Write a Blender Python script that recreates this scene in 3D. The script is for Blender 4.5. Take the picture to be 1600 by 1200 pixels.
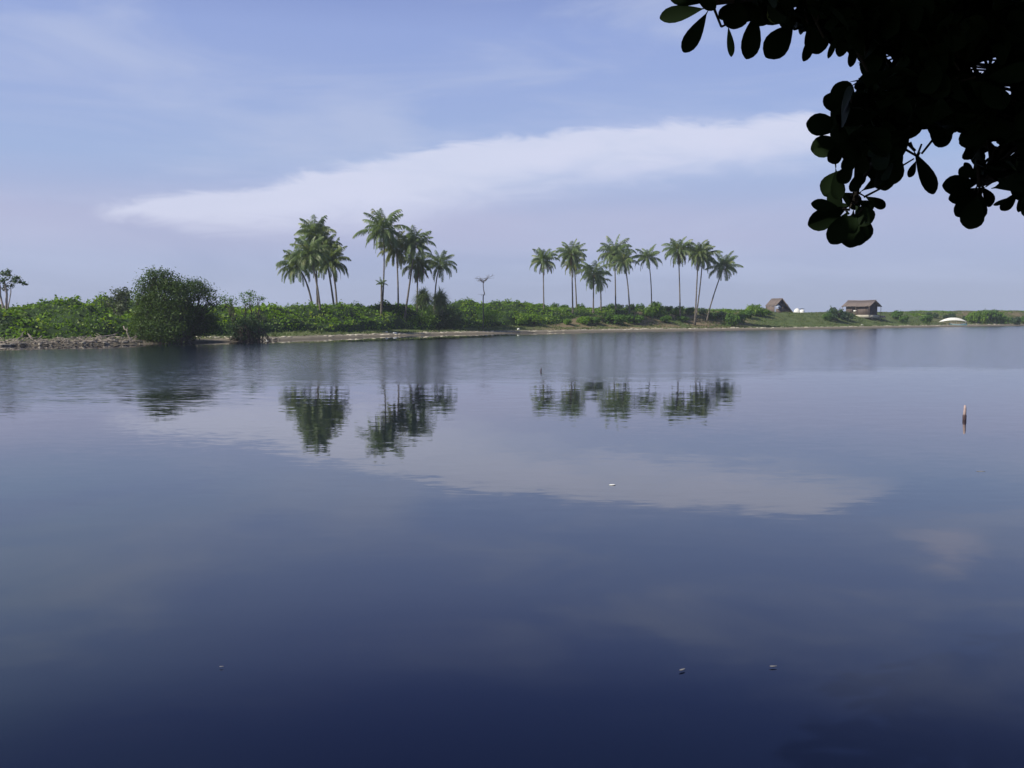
import bpy, math, random
import numpy as np
from mathutils import Vector, noise as mnoise

for o in list(bpy.data.objects):
    bpy.data.objects.remove(o)
R = math.radians
sc = bpy.context.scene
COL = sc.collection

# ------------------------------------------------------------------ camera
F, CX, CY, HOR = 1570.0, 800.0, 600.0, 495.0
EYE = 2.9
PITCH = math.atan((CY - HOR) / F)
cam = bpy.data.cameras.new('camera')
cam.sensor_width = 36.0
cam.lens = 36.0 * F / 1600.0
cam.clip_start = 0.05
cam.clip_end = 80000
camo = bpy.data.objects.new('camera', cam)
COL.objects.link(camo)
camo.location = (0, 0, EYE)
camo.rotation_euler = (math.pi / 2 - PITCH, 0, 0)
sc.camera = camo
sc.render.resolution_x, sc.render.resolution_y = 1024, 768

# ------------------------------------------------------------------ light
SUN_DIR = Vector((-0.78, -0.42, 0.72)).normalized()      # towards the sun: left, a little behind
SUN_EL = math.asin(SUN_DIR.z)
SUN_AZ = math.atan2(SUN_DIR.x, SUN_DIR.y)
sun = bpy.data.lights.new('sun', 'SUN')
sun.energy = 4.9
sun.angle = R(0.55)
sun.color = (1.0, 0.93, 0.82)
suno = bpy.data.objects.new('sun', sun)
COL.objects.link(suno)
suno.rotation_euler = SUN_DIR.to_track_quat('Z', 'Y').to_euler()
suno.location = (-40, -20, 60)
sc.view_settings.view_transform = 'Standard'
sc.view_settings.look = 'None'
sc.view_settings.exposure = 0.13
sc.view_settings.gamma = 1.0

# ------------------------------------------------------------------ node helper
class NT:
    def __init__(s, tree):
        s.t = tree; s.n = tree.nodes; s.l = tree.links
        s.n.clear()
    def node(s, typ, ins=None, **kw):
        nd = s.n.new(typ)
        for k, v in kw.items():
            setattr(nd, k, v)
        if ins:
            for k, v in ins.items():
                s.set(nd, k, v)
        return nd
    def set(s, nd, k, v):
        sock = nd.inputs[k]
        if isinstance(v, bpy.types.NodeSocket):
            s.l.new(v, sock)
        elif isinstance(v, bpy.types.Node):
            s.l.new(v.outputs[0], sock)
        else:
            sock.default_value = v
    def math(s, op, a, b=None, c=None, clamp=False):
        nd = s.n.new('ShaderNodeMath'); nd.operation = op; nd.use_clamp = clamp
        s.set(nd, 0, a)
        if b is not None: s.set(nd, 1, b)
        if c is not None: s.set(nd, 2, c)
        return nd.outputs[0]
    def sstep(s, x, a, b):
        nd = s.n.new('ShaderNodeMapRange'); nd.interpolation_type = 'SMOOTHSTEP'
        s.set(nd, 'Value', x); s.set(nd, 'From Min', a); s.set(nd, 'From Max', b)
        return nd.outputs[0]
    def mix(s, f, a, b):
        nd = s.n.new('ShaderNodeMix'); nd.data_type = 'RGBA'
        s.set(nd, 0, f)
        s.set(nd, 6, a if not isinstance(a, tuple) else (*a[:3], 1))
        s.set(nd, 7, b if not isinstance(b, tuple) else (*b[:3], 1))
        return nd.outputs[2]
    def noise(s, vec, scale, detail=2.0, rough=0.5, dist=0.0):
        nd = s.n.new('ShaderNodeTexNoise')
        if vec is not None: s.set(nd, 'Vector', vec)
        s.set(nd, 'Scale', scale); s.set(nd, 'Detail', detail); s.set(nd, 'Roughness', rough)
        s.set(nd, 'Distortion', dist)
        return nd
    def mapping(s, vec, scale=(1, 1, 1), loc=(0, 0, 0), rot=(0, 0, 0)):
        nd = s.n.new('ShaderNodeMapping')
        s.set(nd, 'Vector', vec)
        nd.inputs['Scale'].default_value = scale
        nd.inputs['Location'].default_value = loc
        nd.inputs['Rotation'].default_value = rot
        return nd.outputs[0]
    def curve(s, x, pts):
        nd = s.n.new('ShaderNodeFloatCurve')
        c = nd.mapping.curves[0]
        nd.mapping.use_clip = False
        while len(c.points) > 2:
            c.points.remove(c.points[1])
        c.points[0].location = pts[0]; c.points[1].location = pts[-1]
        for p in pts[1:-1]:
            c.points.new(*p)
        nd.mapping.update()
        s.set(nd, 'Value', x)
        return nd.outputs[0]

# ------------------------------------------------------------------ world
world = bpy.data.worlds.new('World')
sc.world = world
world.use_nodes = True
def build_world():
    T = NT(world.node_tree)
    out = T.node('ShaderNodeOutputWorld')
    bg = T.node('ShaderNodeBackground')
    T.l.new(bg.outputs[0], out.inputs[0])
    sky = T.node('ShaderNodeTexSky', sky_type='NISHITA')
    sky.sun_disc = False
    sky.sun_elevation = SUN_EL
    sky.sun_rotation = SUN_AZ
    sky.air_density = 1.0
    sky.dust_density = 0.6
    sky.ozone_density = 2.0
    sky.altitude = 0
    K = 0.10                                   # background strength
    tc = T.node('ShaderNodeTexCoord').outputs['Generated']
    sep = T.node('ShaderNodeSeparateXYZ', {0: tc})
    x, y, z = sep.outputs
    hyp = T.math('MAXIMUM', T.math('SQRT', T.math('ADD', T.math('MULTIPLY', x, x), T.math('MULTIPLY', y, y))), 0.02)
    az = T.math('ARCTAN2', x, y)               # 0 ahead
    el = T.math('ARCTANGENT', T.math('DIVIDE', z, hyp))
    el = T.math('MAXIMUM', el, 0.0)
    def c(r, g, b):                            # colour as seen -> radiance before strength
        return (r / K, g / K, b / K)
    # thin humid air towards the horizon; sky above the view darkened to deepen the water
    fhaze = T.math('MULTIPLY', T.math('SUBTRACT', 1.0, T.sstep(el, 0.30, 0.95)), 0.86)
    ramp = T.node('ShaderNodeValToRGB')
    T.set(ramp, 0, T.math('DIVIDE', el, 0.5))
    e = ramp.color_ramp.elements
    stops = [(0.0, (0.352, 0.418, 0.610)), (0.11, (0.352, 0.408, 0.635)), (0.19, (0.390, 0.428, 0.650)),
             (0.30, (0.330, 0.430, 0.695)), (0.42, (0.312, 0.400, 0.695)), (0.54, (0.280, 0.365, 0.68)), (0.64, (0.195, 0.265, 0.57)), (0.74, (0.088, 0.130, 0.38)), (1.0, (0.022, 0.034, 0.17))]
    e[0].position, e[0].color = stops[0][0], (*stops[0][1], 1)
    e[1].position, e[1].color = stops[-1][0], (*stops[-1][1], 1)
    for p, cc in stops[1:-1]:
        q = e.new(p); q.color = (*cc, 1)
    sc_ = T.node('ShaderNodeVectorMath', {0: ramp.outputs[0], 'Scale': 1.0 / K}, operation='SCALE')
    skyc = T.mix(fhaze, sky.outputs[0], sc_.outputs[0])
    # wispy veils
    vec = T.node('ShaderNodeCombineXYZ', {0: az, 1: el, 2: 0.3}).outputs[0]
    n1 = T.noise(T.mapping(vec, (3.2, 16.0, 1), rot=(0, 0, 0.10)), 1.0, 6, 0.55, 0.6)
    veil = T.math('MULTIPLY', T.math('MULTIPLY', T.sstep(n1.outputs[0], 0.42, 0.72), 0.55), T.math('SUBTRACT', 1.0, T.sstep(el, 0.27, 0.40)))
    skyc = T.mix(veil, skyc, c(0.47, 0.53, 0.715))
    n1b = T.noise(T.mapping(vec, (2.0, 6.0, 1), loc=(3.1, 1.7, 0)), 1.3, 4, 0.5, 0.3)
    skyc = T.mix(T.math('MULTIPLY', T.math('MULTIPLY', T.sstep(n1b.outputs[0], 0.35, 0.75), 0.16), T.math('SUBTRACT', 1.0, T.sstep(el, 0.27, 0.40))), skyc, c(0.43, 0.47, 0.68))
    # pink-grey bank low in the sky
    nb = T.noise(T.mapping(vec, (2.2, 10.0, 1), loc=(0.7, 0.2, 0)), 1.0, 4, 0.5, 0.2)
    band = T.math('MULTIPLY', T.sstep(el, 0.045, 0.085), T.math('SUBTRACT', 1.0, T.sstep(el, 0.085, 0.135)))
    band = T.math('MULTIPLY', band, T.sstep(nb.outputs[0], 0.30, 0.60))
    skyc = T.mix(T.math('MULTIPLY', band, 0.42), skyc, c(0.48, 0.480, 0.66))
    # the long bright cloud
    u = T.math('ADD', T.math('MULTIPLY', T.math('TANGENT', az), F / 1600.0), 0.5)      # 0..1 across the view ahead
    u = T.math('MINIMUM', T.math('MAXIMUM', u, 0.0), 1.0)
    def EL(py):
        return (HOR - py) / F
    top = T.curve(u, [(0.0, EL(338)), (0.095, EL(322)), (0.19, EL(302)), (0.26, EL(292)), (0.30, EL(272)), (0.40, EL(240)), (0.52, EL(211)),
                      (0.62, EL(198)), (0.72, EL(188)), (0.80, EL(187)), (0.87, EL(215)), (0.90, EL(238)), (1.0, EL(250))])
    bot = T.curve(u, [(0.0, EL(338)), (0.095, EL(328)), (0.19, EL(350)), (0.30, EL(366)), (0.40, EL(358)), (0.455, EL(332)), (0.56, EL(303)),
                      (0.70, EL(282)), (0.80, EL(264)), (0.87, EL(246)), (0.90, EL(240)), (1.0, EL(250))])
    fine = T.noise(T.mapping(vec, (14, 55, 1), rot=(0, 0, 0.15)), 1.0, 6, 0.6, 0.8)
    edge = T.math('MULTIPLY', T.math('SUBTRACT', fine.outputs[0], 0.5), 0.034)
    elg = T.math('DIVIDE', z, T.math('MAXIMUM', y, 0.05))
    elw = T.math('ADD', elg, edge)
    m_top = T.math('SUBTRACT', 1.0, T.sstep(T.math('SUBTRACT', elw, top), -0.009, 0.004))
    m_bot = T.sstep(T.math('SUBTRACT', elw, bot), -0.012, T.math('ADD', 0.004, T.math('MULTIPLY', T.sstep(u, 0.14, 0.36), 0.034)))
    ends = T.math('MULTIPLY', T.sstep(u, 0.085, 0.30), T.math('SUBTRACT', 1.0, T.sstep(u, 0.82, 0.90)))
    ends = T.math('ADD', T.math('MULTIPLY', ends, 0.12), T.math('MULTIPLY', T.math('MULTIPLY', T.sstep(u, 0.085, 0.12), T.math('SUBTRACT', 1.0, T.sstep(u, 0.86, 0.90))), 0.88))
    front = T.sstep(y, 0.1, 0.3)
    dens = T.noise(T.mapping(vec, (7, 34, 1), rot=(0, 0, 0.16)), 1.0, 7, 0.6, 0.6)
    dn = T.math('ADD', 0.58, T.math('MULTIPLY', dens.outputs[0], 0.70))
    cl = T.math('MULTIPLY', T.math('MULTIPLY', m_top, m_bot), T.math('MULTIPLY', ends, T.math('MULTIPLY', front, dn)), clamp=True)
    skyc = T.mix(T.math('MULTIPLY', cl, 0.95), skyc, c(0.64, 0.67, 0.82))
    # soft glow of thinner cloud above the edge
    halo = T.math('MULTIPLY', T.math('SUBTRACT', 1.0, T.sstep(T.math('SUBTRACT', elw, top), -0.01, 0.028)), T.sstep(T.math('SUBTRACT', elg, bot), -0.02, 0.02))
    halo = T.math('MULTIPLY', T.math('MULTIPLY', halo, ends), T.math('MULTIPLY', front, T.sstep(dens.outputs[0], 0.35, 0.7)))
    skyc = T.mix(T.math('MULTIPLY', halo, 0.30), skyc, c(0.56, 0.59, 0.79))
    # small puff that only the water shows, behind the leaves
    du = T.math('DIVIDE', T.math('SUBTRACT', az, 0.412), 0.032)
    dv = T.math('DIVIDE', T.math('SUBTRACT', el, 0.212), 0.020)
    rr = T.math('SQRT', T.math('ADD', T.math('MULTIPLY', du, du), T.math('MULTIPLY', dv, dv)))
    rr = T.math('ADD', rr, T.math('MULTIPLY', T.math('SUBTRACT', fine.outputs[0], 0.5), 2.4))
    puff = T.math('MULTIPLY', T.math('SUBTRACT', 1.0, T.sstep(rr, 0.1, 1.3)), 0.55)
    skyc = T.mix(puff, skyc, c(0.62, 0.62, 0.78))
    T.set(bg, 'Color', skyc)
    T.set(bg, 'Strength', K)
build_world()

# ------------------------------------------------------------------ generic helpers
FW = Vector((0, math.cos(PITCH), -math.sin(PITCH)))
UP = Vector((0, math.sin(PITCH), math.cos(PITCH)))
CAMP = Vector((0, 0, EYE))
def ray(px, py):
    return Vector(((px - CX) / F, 0, 0)) + UP * ((CY - py) / F) + FW
def at(px, py, Y):
    d = ray(px, py)
    return CAMP + d * (Y / d.y)
def atz(px, py, z=0.0):
    d = ray(px, py)
    return CAMP + d * ((z - EYE) / d.z)
def proj(p):
    d = Vector(p) - CAMP
    w = d.dot(FW)
    if w < 0.01: return None
    return (CX + F * d.x / w, CY - F * d.dot(UP) / w)

def tag(o, label=None, cat=None, group=None, kind=None):
    if label: o['label'] = label
    if cat: o['category'] = cat
    if group: o['group'] = group
    if kind: o['kind'] = kind
    return o
def empty(name, loc, rz=0.0):
    o = bpy.data.objects.new(name, None)
    o.location = loc; o.rotation_euler = (0, 0, rz)
    o.empty_display_size = 0.5
    COL.objects.link(o)
    return o

class MB:
    def __init__(s):
        s.v = []; s.f = []; s.m = []; s.n = 0
        s.cur = 0
    def add(s, verts, faces):
        b = s.n
        s.v.append(np.asarray(verts, dtype=np.float64).reshape(-1, 3))
        s.n += len(s.v[-1])
        for f in faces:
            s.f.append(tuple(b + i for i in f)); s.m.append(s.cur)
    def quads(s, V):                     # V: (n,4,3)
        n = len(V); b = s.n
        s.v.append(V.reshape(-1, 3)); s.n += 4 * n
        idx = (b + np.arange(4 * n)).reshape(-1, 4)
        s.f.extend(map(tuple, idx.tolist())); s.m.extend([s.cur] * n)
    def box(s, c, d, rz=0.0, taper=1.0):
        hx, hy, hz = d[0] / 2, d[1] / 2, d[2] / 2
        vs = []
        for (a, b_, c_) in ((-1,-1,-1),(1,-1,-1),(1,1,-1),(-1,1,-1),(-1,-1,1),(1,-1,1),(1,1,1),(-1,1,1)):
            t = taper if c_ > 0 else 1.0
            x, y, z = a * hx * t, b_ * hy * t, c_ * hz
            vs.append((c[0] + x * math.cos(rz) - y * math.sin(rz), c[1] + x * math.sin(rz) + y * math.cos(rz), c[2] + z))
        s.add(vs, [(0,3,2,1),(4,5,6,7),(0,1,5,4),(1,2,6,5),(2,3,7,6),(3,0,4,7)])
    def tube(s, pts, rads, n=6, cap=True):
        pts = [Vector(p) for p in pts]
        vs = []; fs = []
        ref = Vector((0.31, 0.17, 0.93))
        for i, p in enumerate(pts):
            t = (pts[min(i + 1, len(pts) - 1)] - pts[max(i - 1, 0)]).normalized()
            a = t.cross(ref)
            if a.length < 1e-3: a = t.cross(Vector((1, 0, 0)))
            a.normalize(); b = t.cross(a)
            for k in range(n):
                w = 2 * math.pi * k / n
                q = p + (a * math.cos(w) + b * math.sin(w)) * rads[i]
                vs.append(q)
        for i in range(len(pts) - 1):
            for k in range(n):
                k2 = (k + 1) % n
                fs.append((i * n + k, i * n + k2, (i + 1) * n + k2, (i + 1) * n + k))
        if cap:
            fs.append(tuple(range(n))[::-1]); fs.append(tuple((len(pts) - 1) * n + k for k in range(n)))
        s.add(vs, fs)
    def build(s, name, mats, parent=None, smooth=False):
        me = bpy.data.meshes.new(name)
        V = np.concatenate(s.v) if s.v else np.zeros((0, 3))
        me.from_pydata(V.tolist() if len(V) < 5 else [], [], []) if False else None
        nl = [len(f) for f in s.f]
        me.vertices.add(len(V)); me.vertices.foreach_set('co', V.ravel())
        me.loops.add(sum(nl)); me.loops.foreach_set('vertex_index', np.fromiter((i for f in s.f for i in f), dtype=np.int32))
        me.polygons.add(len(nl))
        st = np.zeros(len(nl), dtype=np.int32); st[1:] = np.cumsum(nl)[:-1]
        me.polygons.foreach_set('loop_start', st)
        me.polygons.foreach_set('loop_total', np.array(nl, dtype=np.int32))
        if not isinstance(mats, (list, tuple)): mats = [mats]
        for m in mats: me.materials.append(m)
        if len(mats) > 1:
            me.polygons.foreach_set('material_index', np.array(s.m, dtype=np.int32))
        me.update(calc_edges=True)
        me.validate()
        if smooth:
            me.polygons.foreach_set('use_smooth', np.ones(len(me.polygons), dtype=bool))
        o = bpy.data.objects.new(name, me)
        COL.objects.link(o)
        if parent is not None: o.parent = parent
        return o

def unit(a):
    return a / np.maximum(np.linalg.norm(a, axis=1, keepdims=True), 1e-9)
def leaf_quads(rng, P, size, up=0.5, aspect=0.55, jitter=0.35, out=None):
    """diamond leaves at points P"""
    n = len(P)
    nor = rng.normal(size=(n, 3)) + np.array([0, 0, up * 2.0])
    if out is not None: nor = nor + out * 1.1
    nor = unit(nor)
    t = unit(np.cross(nor, rng.normal(size=(n, 3))))
    b = np.cross(nor, t)
    L = size * (1 + jitter * rng.uniform(-1, 1, size=(n, 1)))
    W = L * aspect
    c = P
    return np.stack([c - t * L * 0.5, c + b * W * 0.5 + nor * L * 0.06, c + t * L * 0.5, c - b * W * 0.5 + nor * L * 0.06], axis=1)

def fbm(x, y, z=0.0, o=3):
    return mnoise.fractal(Vector((x, y, z)), 0.9, 2.1, o)

# ------------------------------------------------------------------ materials
def new_mat(name):
    m = bpy.data.materials.new(name); m.use_nodes = True
    return m, NT(m.node_tree)
def surf(T, shader):
    out = T.node('ShaderNodeOutputMaterial'); T.l.new(shader, out.inputs[0]); return out
def mat_leaf(name, c1, c2, c3=None, trans=0.35, rough=0.55, scale=0.5, spec=0.3, tcol=None):
    m, T = new_mat(name)
    geo = T.node('ShaderNodeNewGeometry')
    rnd = geo.outputs['Random Per Island']
    pos = geo.outputs['Position']
    nz = T.noise(pos, scale, 3, 0.6)
    f = T.math('ADD', T.math('MULTIPLY', rnd, 0.55), T.math('MULTIPLY', T.math('SUBTRACT', nz.outputs[0], 0.28), 1.15), clamp=True)
    col = T.mix(f, c1, c2)
    if c3:
        col = T.mix(T.sstep(T.noise(pos, scale * 2.3, 2, 0.5).outputs[0], 0.58, 0.70), col, c3)
    p = T.node('ShaderNodeBsdfPrincipled', {'Base Color': col, 'Roughness': rough, 'Specular IOR Level': spec})
    if trans > 0:
        hs = T.node('ShaderNodeHueSaturation', {'Color': col, 'Saturation': 1.15, 'Value': 1.5, 'Hue': 0.485})
        tr = T.node('ShaderNodeBsdfTranslucent', {'Color': hs.outputs[0]})
        mx = T.node('ShaderNodeMixShader', {0: trans}); T.l.new(p.outputs[0], mx.inputs[1]); T.l.new(tr.outputs[0], mx.inputs[2])
        surf(T, mx.outputs[0])
    else:
        surf(T, p.outputs[0])
    return m
def mat_plain(name, c1, c2, scale=3.0, rough=0.8, bump=0.0, stretch=(1, 1, 1), spec=0.3):
    m, T = new_mat(name)
    tc = T.node('ShaderNodeTexCoord').outputs['Object']
    v = T.mapping(tc, stretch)
    nz = T.noise(v, scale, 5, 0.6)
    col = T.mix(T.sstep(nz.outputs[0], 0.3, 0.7), c1, c2)
    p = T.node('ShaderNodeBsdfPrincipled', {'Base Color': col, 'Roughness': rough, 'Specular IOR Level': spec})
    if bump:
        bp = T.node('ShaderNodeBump', {'Height': nz.outputs[0], 'Strength': bump, 'Distance': 0.05})
        T.l.new(bp.outputs[0], p.inputs['Normal'])
    surf(T, p.outputs[0])
    return m

M = {}
M['creeper'] = mat_leaf('creeper leaf', (0.035, 0.090, 0.010), (0.210, 0.370, 0.035), (0.28, 0.38, 0.065), 0.40, scale=0.20)
M['creeper_b'] = mat_leaf('mixed beach scrub leaf', (0.032, 0.082, 0.016), (0.150, 0.255, 0.040), (0.21, 0.26, 0.09), 0.36, scale=0.35)
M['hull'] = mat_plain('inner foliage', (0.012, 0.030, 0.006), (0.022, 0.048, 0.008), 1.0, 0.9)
M['shrub'] = mat_leaf('shrub leaf', (0.032, 0.092, 0.012), (0.120, 0.230, 0.030), None, 0.33, scale=0.6)
M['dark_shrub'] = mat_leaf('dark shrub leaf', (0.016, 0.045, 0.014), (0.050, 0.10, 0.028), None, 0.15, scale=0.6)
M['grey_shrub'] = mat_leaf('greyish shrub leaf', (0.045, 0.068, 0.03), (0.095, 0.125, 0.055), None, 0.2, scale=0.8)
M['tree'] = mat_leaf('mangrove leaf', (0.024, 0.058, 0.010), (0.090, 0.155, 0.022), None, 0.3, scale=0.35)
M['tree2'] = mat_leaf('darker mangrove leaf', (0.020, 0.050, 0.010), (0.070, 0.130, 0.020), None, 0.25, scale=0.35)
M['palm'] = mat_leaf('palm frond', (0.068, 0.118, 0.036), (0.205, 0.280, 0.100), (0.26, 0.29, 0.12), 0.36, rough=0.42, scale=0.25, spec=0.5)
M['palm_dark'] = mat_leaf('dark palm frond', (0.055, 0.095, 0.024), (0.185, 0.245, 0.065), None, 0.34, rough=0.45, scale=0.25, spec=0.5)
M['palm_yellow'] = mat_leaf('yellowing palm frond', (0.080, 0.110, 0.020), (0.23, 0.25, 0.05), None, 0.35, rough=0.5, scale=0.3)
M['dead_frond'] = mat_leaf('dead palm frond', (0.10, 0.06, 0.025), (0.22, 0.12, 0.04), None, 0.2, rough=0.8, scale=0.6)
M['palm_trunk'] = mat_plain('palm bark', (0.085, 0.075, 0.062), (0.19, 0.168, 0.138), 1.2, 0.9, 0.3, (1, 1, 3))
M['bark'] = mat_plain('mangrove bark', (0.045, 0.038, 0.032), (0.10, 0.085, 0.07), 2.0, 0.9, 0.3)
M['pale_bark'] = mat_plain('pale bark', (0.30, 0.25, 0.23), (0.42, 0.36, 0.33), 2.0, 0.85, 0.2)
M['dead_wood'] = mat_plain('dead wood', (0.10, 0.09, 0.09), (0.18, 0.165, 0.165), 3.0, 0.9)
M['coconut'] = mat_plain('coconut husk', (0.10, 0.07, 0.02), (0.22, 0.13, 0.03), 4.0, 0.6)
M['near_leaf'] = mat_leaf('broad glossy leaf', (0.006, 0.013, 0.005), (0.011, 0.022, 0.008), None, 0.0, rough=0.7, scale=3.0, spec=0.08)  # near-black green: the crown's shade is put into the leaf colour
M['near_leaf_lit'] = mat_leaf('pale broad leaf', (0.10, 0.13, 0.05), (0.14, 0.17, 0.07), None, 0.4, rough=0.5, scale=3.0)  # lit copy of the same leaf, sunlight put into its colour
M['near_bark'] = mat_plain('almond tree bark', (0.02, 0.017, 0.014), (0.045, 0.038, 0.03), 8.0, 0.95, 0.5)
M['stone'] = mat_plain('shore stone', (0.16, 0.145, 0.125), (0.42, 0.385, 0.34), 0.7, 0.9, 0.3)
def stone_mat():
    m, T = new_mat('shore stone')
    rnd = T.node('ShaderNodeObjectInfo').outputs['Random']
    nz = T.noise(T.node('ShaderNodeNewGeometry').outputs['Position'], 4.0, 4, 0.6).outputs[0]
    col = T.mix(rnd, (0.07, 0.06, 0.05), (0.36, 0.325, 0.27))
    col = T.mix(T.sstep(nz, 0.45, 0.7), col, (0.16, 0.15, 0.11))
    p = T.node('ShaderNodeBsdfPrincipled', {'Base Color': col, 'Roughness': 0.9})
    bp = T.node('ShaderNodeBump', {'Height': nz, 'Strength': 0.5, 'Distance': 0.05}); T.l.new(bp.outputs[0], p.inputs['Normal'])
    surf(T, p.outputs[0]); return m
M['stone'] = stone_mat()
M['driftwood'] = mat_plain('driftwood', (0.20, 0.17, 0.14), (0.34, 0.30, 0.26), 2.0, 0.9, 0.2)
M['shell'] = mat_plain('pale shell rubble', (0.34, 0.31, 0.24), (0.56, 0.52, 0.42), 1.5, 0.9)
M['white'] = mat_plain('white plastic', (0.72, 0.72, 0.68), (0.82, 0.82, 0.78), 2.0, 0.5)
M['thatch'] = mat_plain('weathered thatch', (0.115, 0.092, 0.082), (0.225, 0.185, 0.165), 2.2, 0.95, 0.5, (3, 3, 0.7))
M['thatch_dark'] = mat_plain('dark woven gable', (0.03, 0.026, 0.03), (0.055, 0.045, 0.045), 3.0, 0.95)  # shade of the gable ends put into the colour
M['plank'] = mat_plain('weathered plank', (0.10, 0.078, 0.068), (0.19, 0.15, 0.13), 1.6, 0.9, 0.2, (6, 6, 0.6))
M['pole'] = mat_plain('wooden pole', (0.12, 0.09, 0.07), (0.22, 0.18, 0.14), 3.0, 0.9)
M['concrete'] = mat_plain('pale floor slab', (0.38, 0.35, 0.28), (0.50, 0.47, 0.39), 2.0, 0.9)
M['tarp'] = mat_plain('pale blue tarpaulin', (0.50, 0.56, 0.66), (0.60, 0.66, 0.76), 2.0, 0.6)
M['dark_cloth'] = mat_plain('dark opening', (0.012, 0.012, 0.014), (0.02, 0.02, 0.022), 2.0, 0.9)  # near-black cloth; also painted shade behind the window
M['canopy_white'] = mat_plain('white boat canopy', (0.74, 0.74, 0.66), (0.84, 0.83, 0.76), 0.8, 0.5)
M['teal'] = mat_plain('teal boat paint', (0.10, 0.24, 0.27), (0.17, 0.33, 0.36), 1.5, 0.5)
M['boat_white'] = mat_plain('faded white boat paint', (0.50, 0.54, 0.54), (0.64, 0.67, 0.66), 2.0, 0.5)
M['post_pink'] = mat_plain('bleached post wood', (0.30, 0.22, 0.20), (0.46, 0.36, 0.34), 9.0, 0.8)
M['post_dark'] = mat_plain('wet post wood', (0.05, 0.03, 0.035), (0.09, 0.06, 0.06), 9.0, 0.6)
M['float_leaf'] = mat_plain('faded floating leaf', (0.20, 0.19, 0.19), (0.32, 0.31, 0.29), 9.0, 0.7)

# ------------------------------------------------------------------ far shore
SH = [(0, 541), (110, 539.5), (220, 537.5), (320, 535.5), (400, 533), (470, 530.8), (540, 528), (620, 525.2), (700, 522.8), (800, 521),
      (940, 518.6), (1100, 516.6), (1200, 515.2), (1300, 513.8), (1400, 512), (1500, 510.2), (1600, 508.6)]
_s = [atz(a, b) for a, b in SH]
SX = [-900, -200] + [p.x for p in _s] + [300, 900]
SY = [60, 90] + [p.y for p in _s] + [440, 900]
def YY(px, Y):
    """distance of a thing given as metres behind the shore plus an older shore line"""
    y = float(np.interp(px, [a for a, b in SH], [b for a, b in SH]))
    return Y - 7536.0 / (y - 482.0) + EYE * F / (y - HOR)
def yshore(x):
    return np.interp(x, SX, SY) + 0.0
BW_P = [0, 200, 330, 420, 560, 700, 900, 1200, 1600]
BW_W = [4.0, 4.0, 7.0, 13.0, 15.0, 14.0, 15.0, 15.0, 13.0]
HT_P = [-200, 0, 200, 400, 540, 700, 850, 1000, 1120, 1210, 1300, 1380, 1450, 1560, 1700]
HT_H = [2.2, 2.0, 2.1, 2.6, 2.9, 3.5, 4.2, 4.4, 4.4, 4.0, 4.15, 4.2, 4.55, 5.1, 4.9]
def smooth(t):
    t = np.clip(t, 0, 1); return t * t * (3 - 2 * t)
def terrain0(x, y):
    ys = yshore(x); d = y - ys
    px = CX + F * x / np.maximum(y, 20)
    w = np.interp(px, BW_P, BW_W); H = np.interp(px, HT_P, HT_H)
    z = np.where(d < 0, 0.10 * d, 0.62 * np.clip(d / w, 0, 1) ** 1.1)
    z = np.maximum(z, -1.5)
    z = z + (H - 0.62) * smooth((d - w) / 20.0)
    z = z * (1 - smooth((d - 70) / 35.0)) - 1.5 * smooth((d - 70) / 35.0)
    return z
def terrain(x, y):
    d = y - float(yshore(x))
    z = float(terrain0(x, y))
    a = min(max((d - 1) / 18.0, 0), 1)
    z += a * 0.38 * fbm(x * 0.09, y * 0.09) + 0.05 * min(max(d / 3, 0.0), 1) * fbm(x * 0.6, y * 0.6, 4.0)
    if d < 2.5: z += 0.07 * fbm(x * 0.35, y * 0.35, 9.0)
    return z
def hit(px, py, y0=None, y1=560):
    d = ray(px, py)
    s = (y0 or 65) / d.y
    while s * d.y < y1:
        p = CAMP + d * s
        if p.z <= terrain(p.x, p.y): return p
        s += 0.4
    return p

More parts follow.
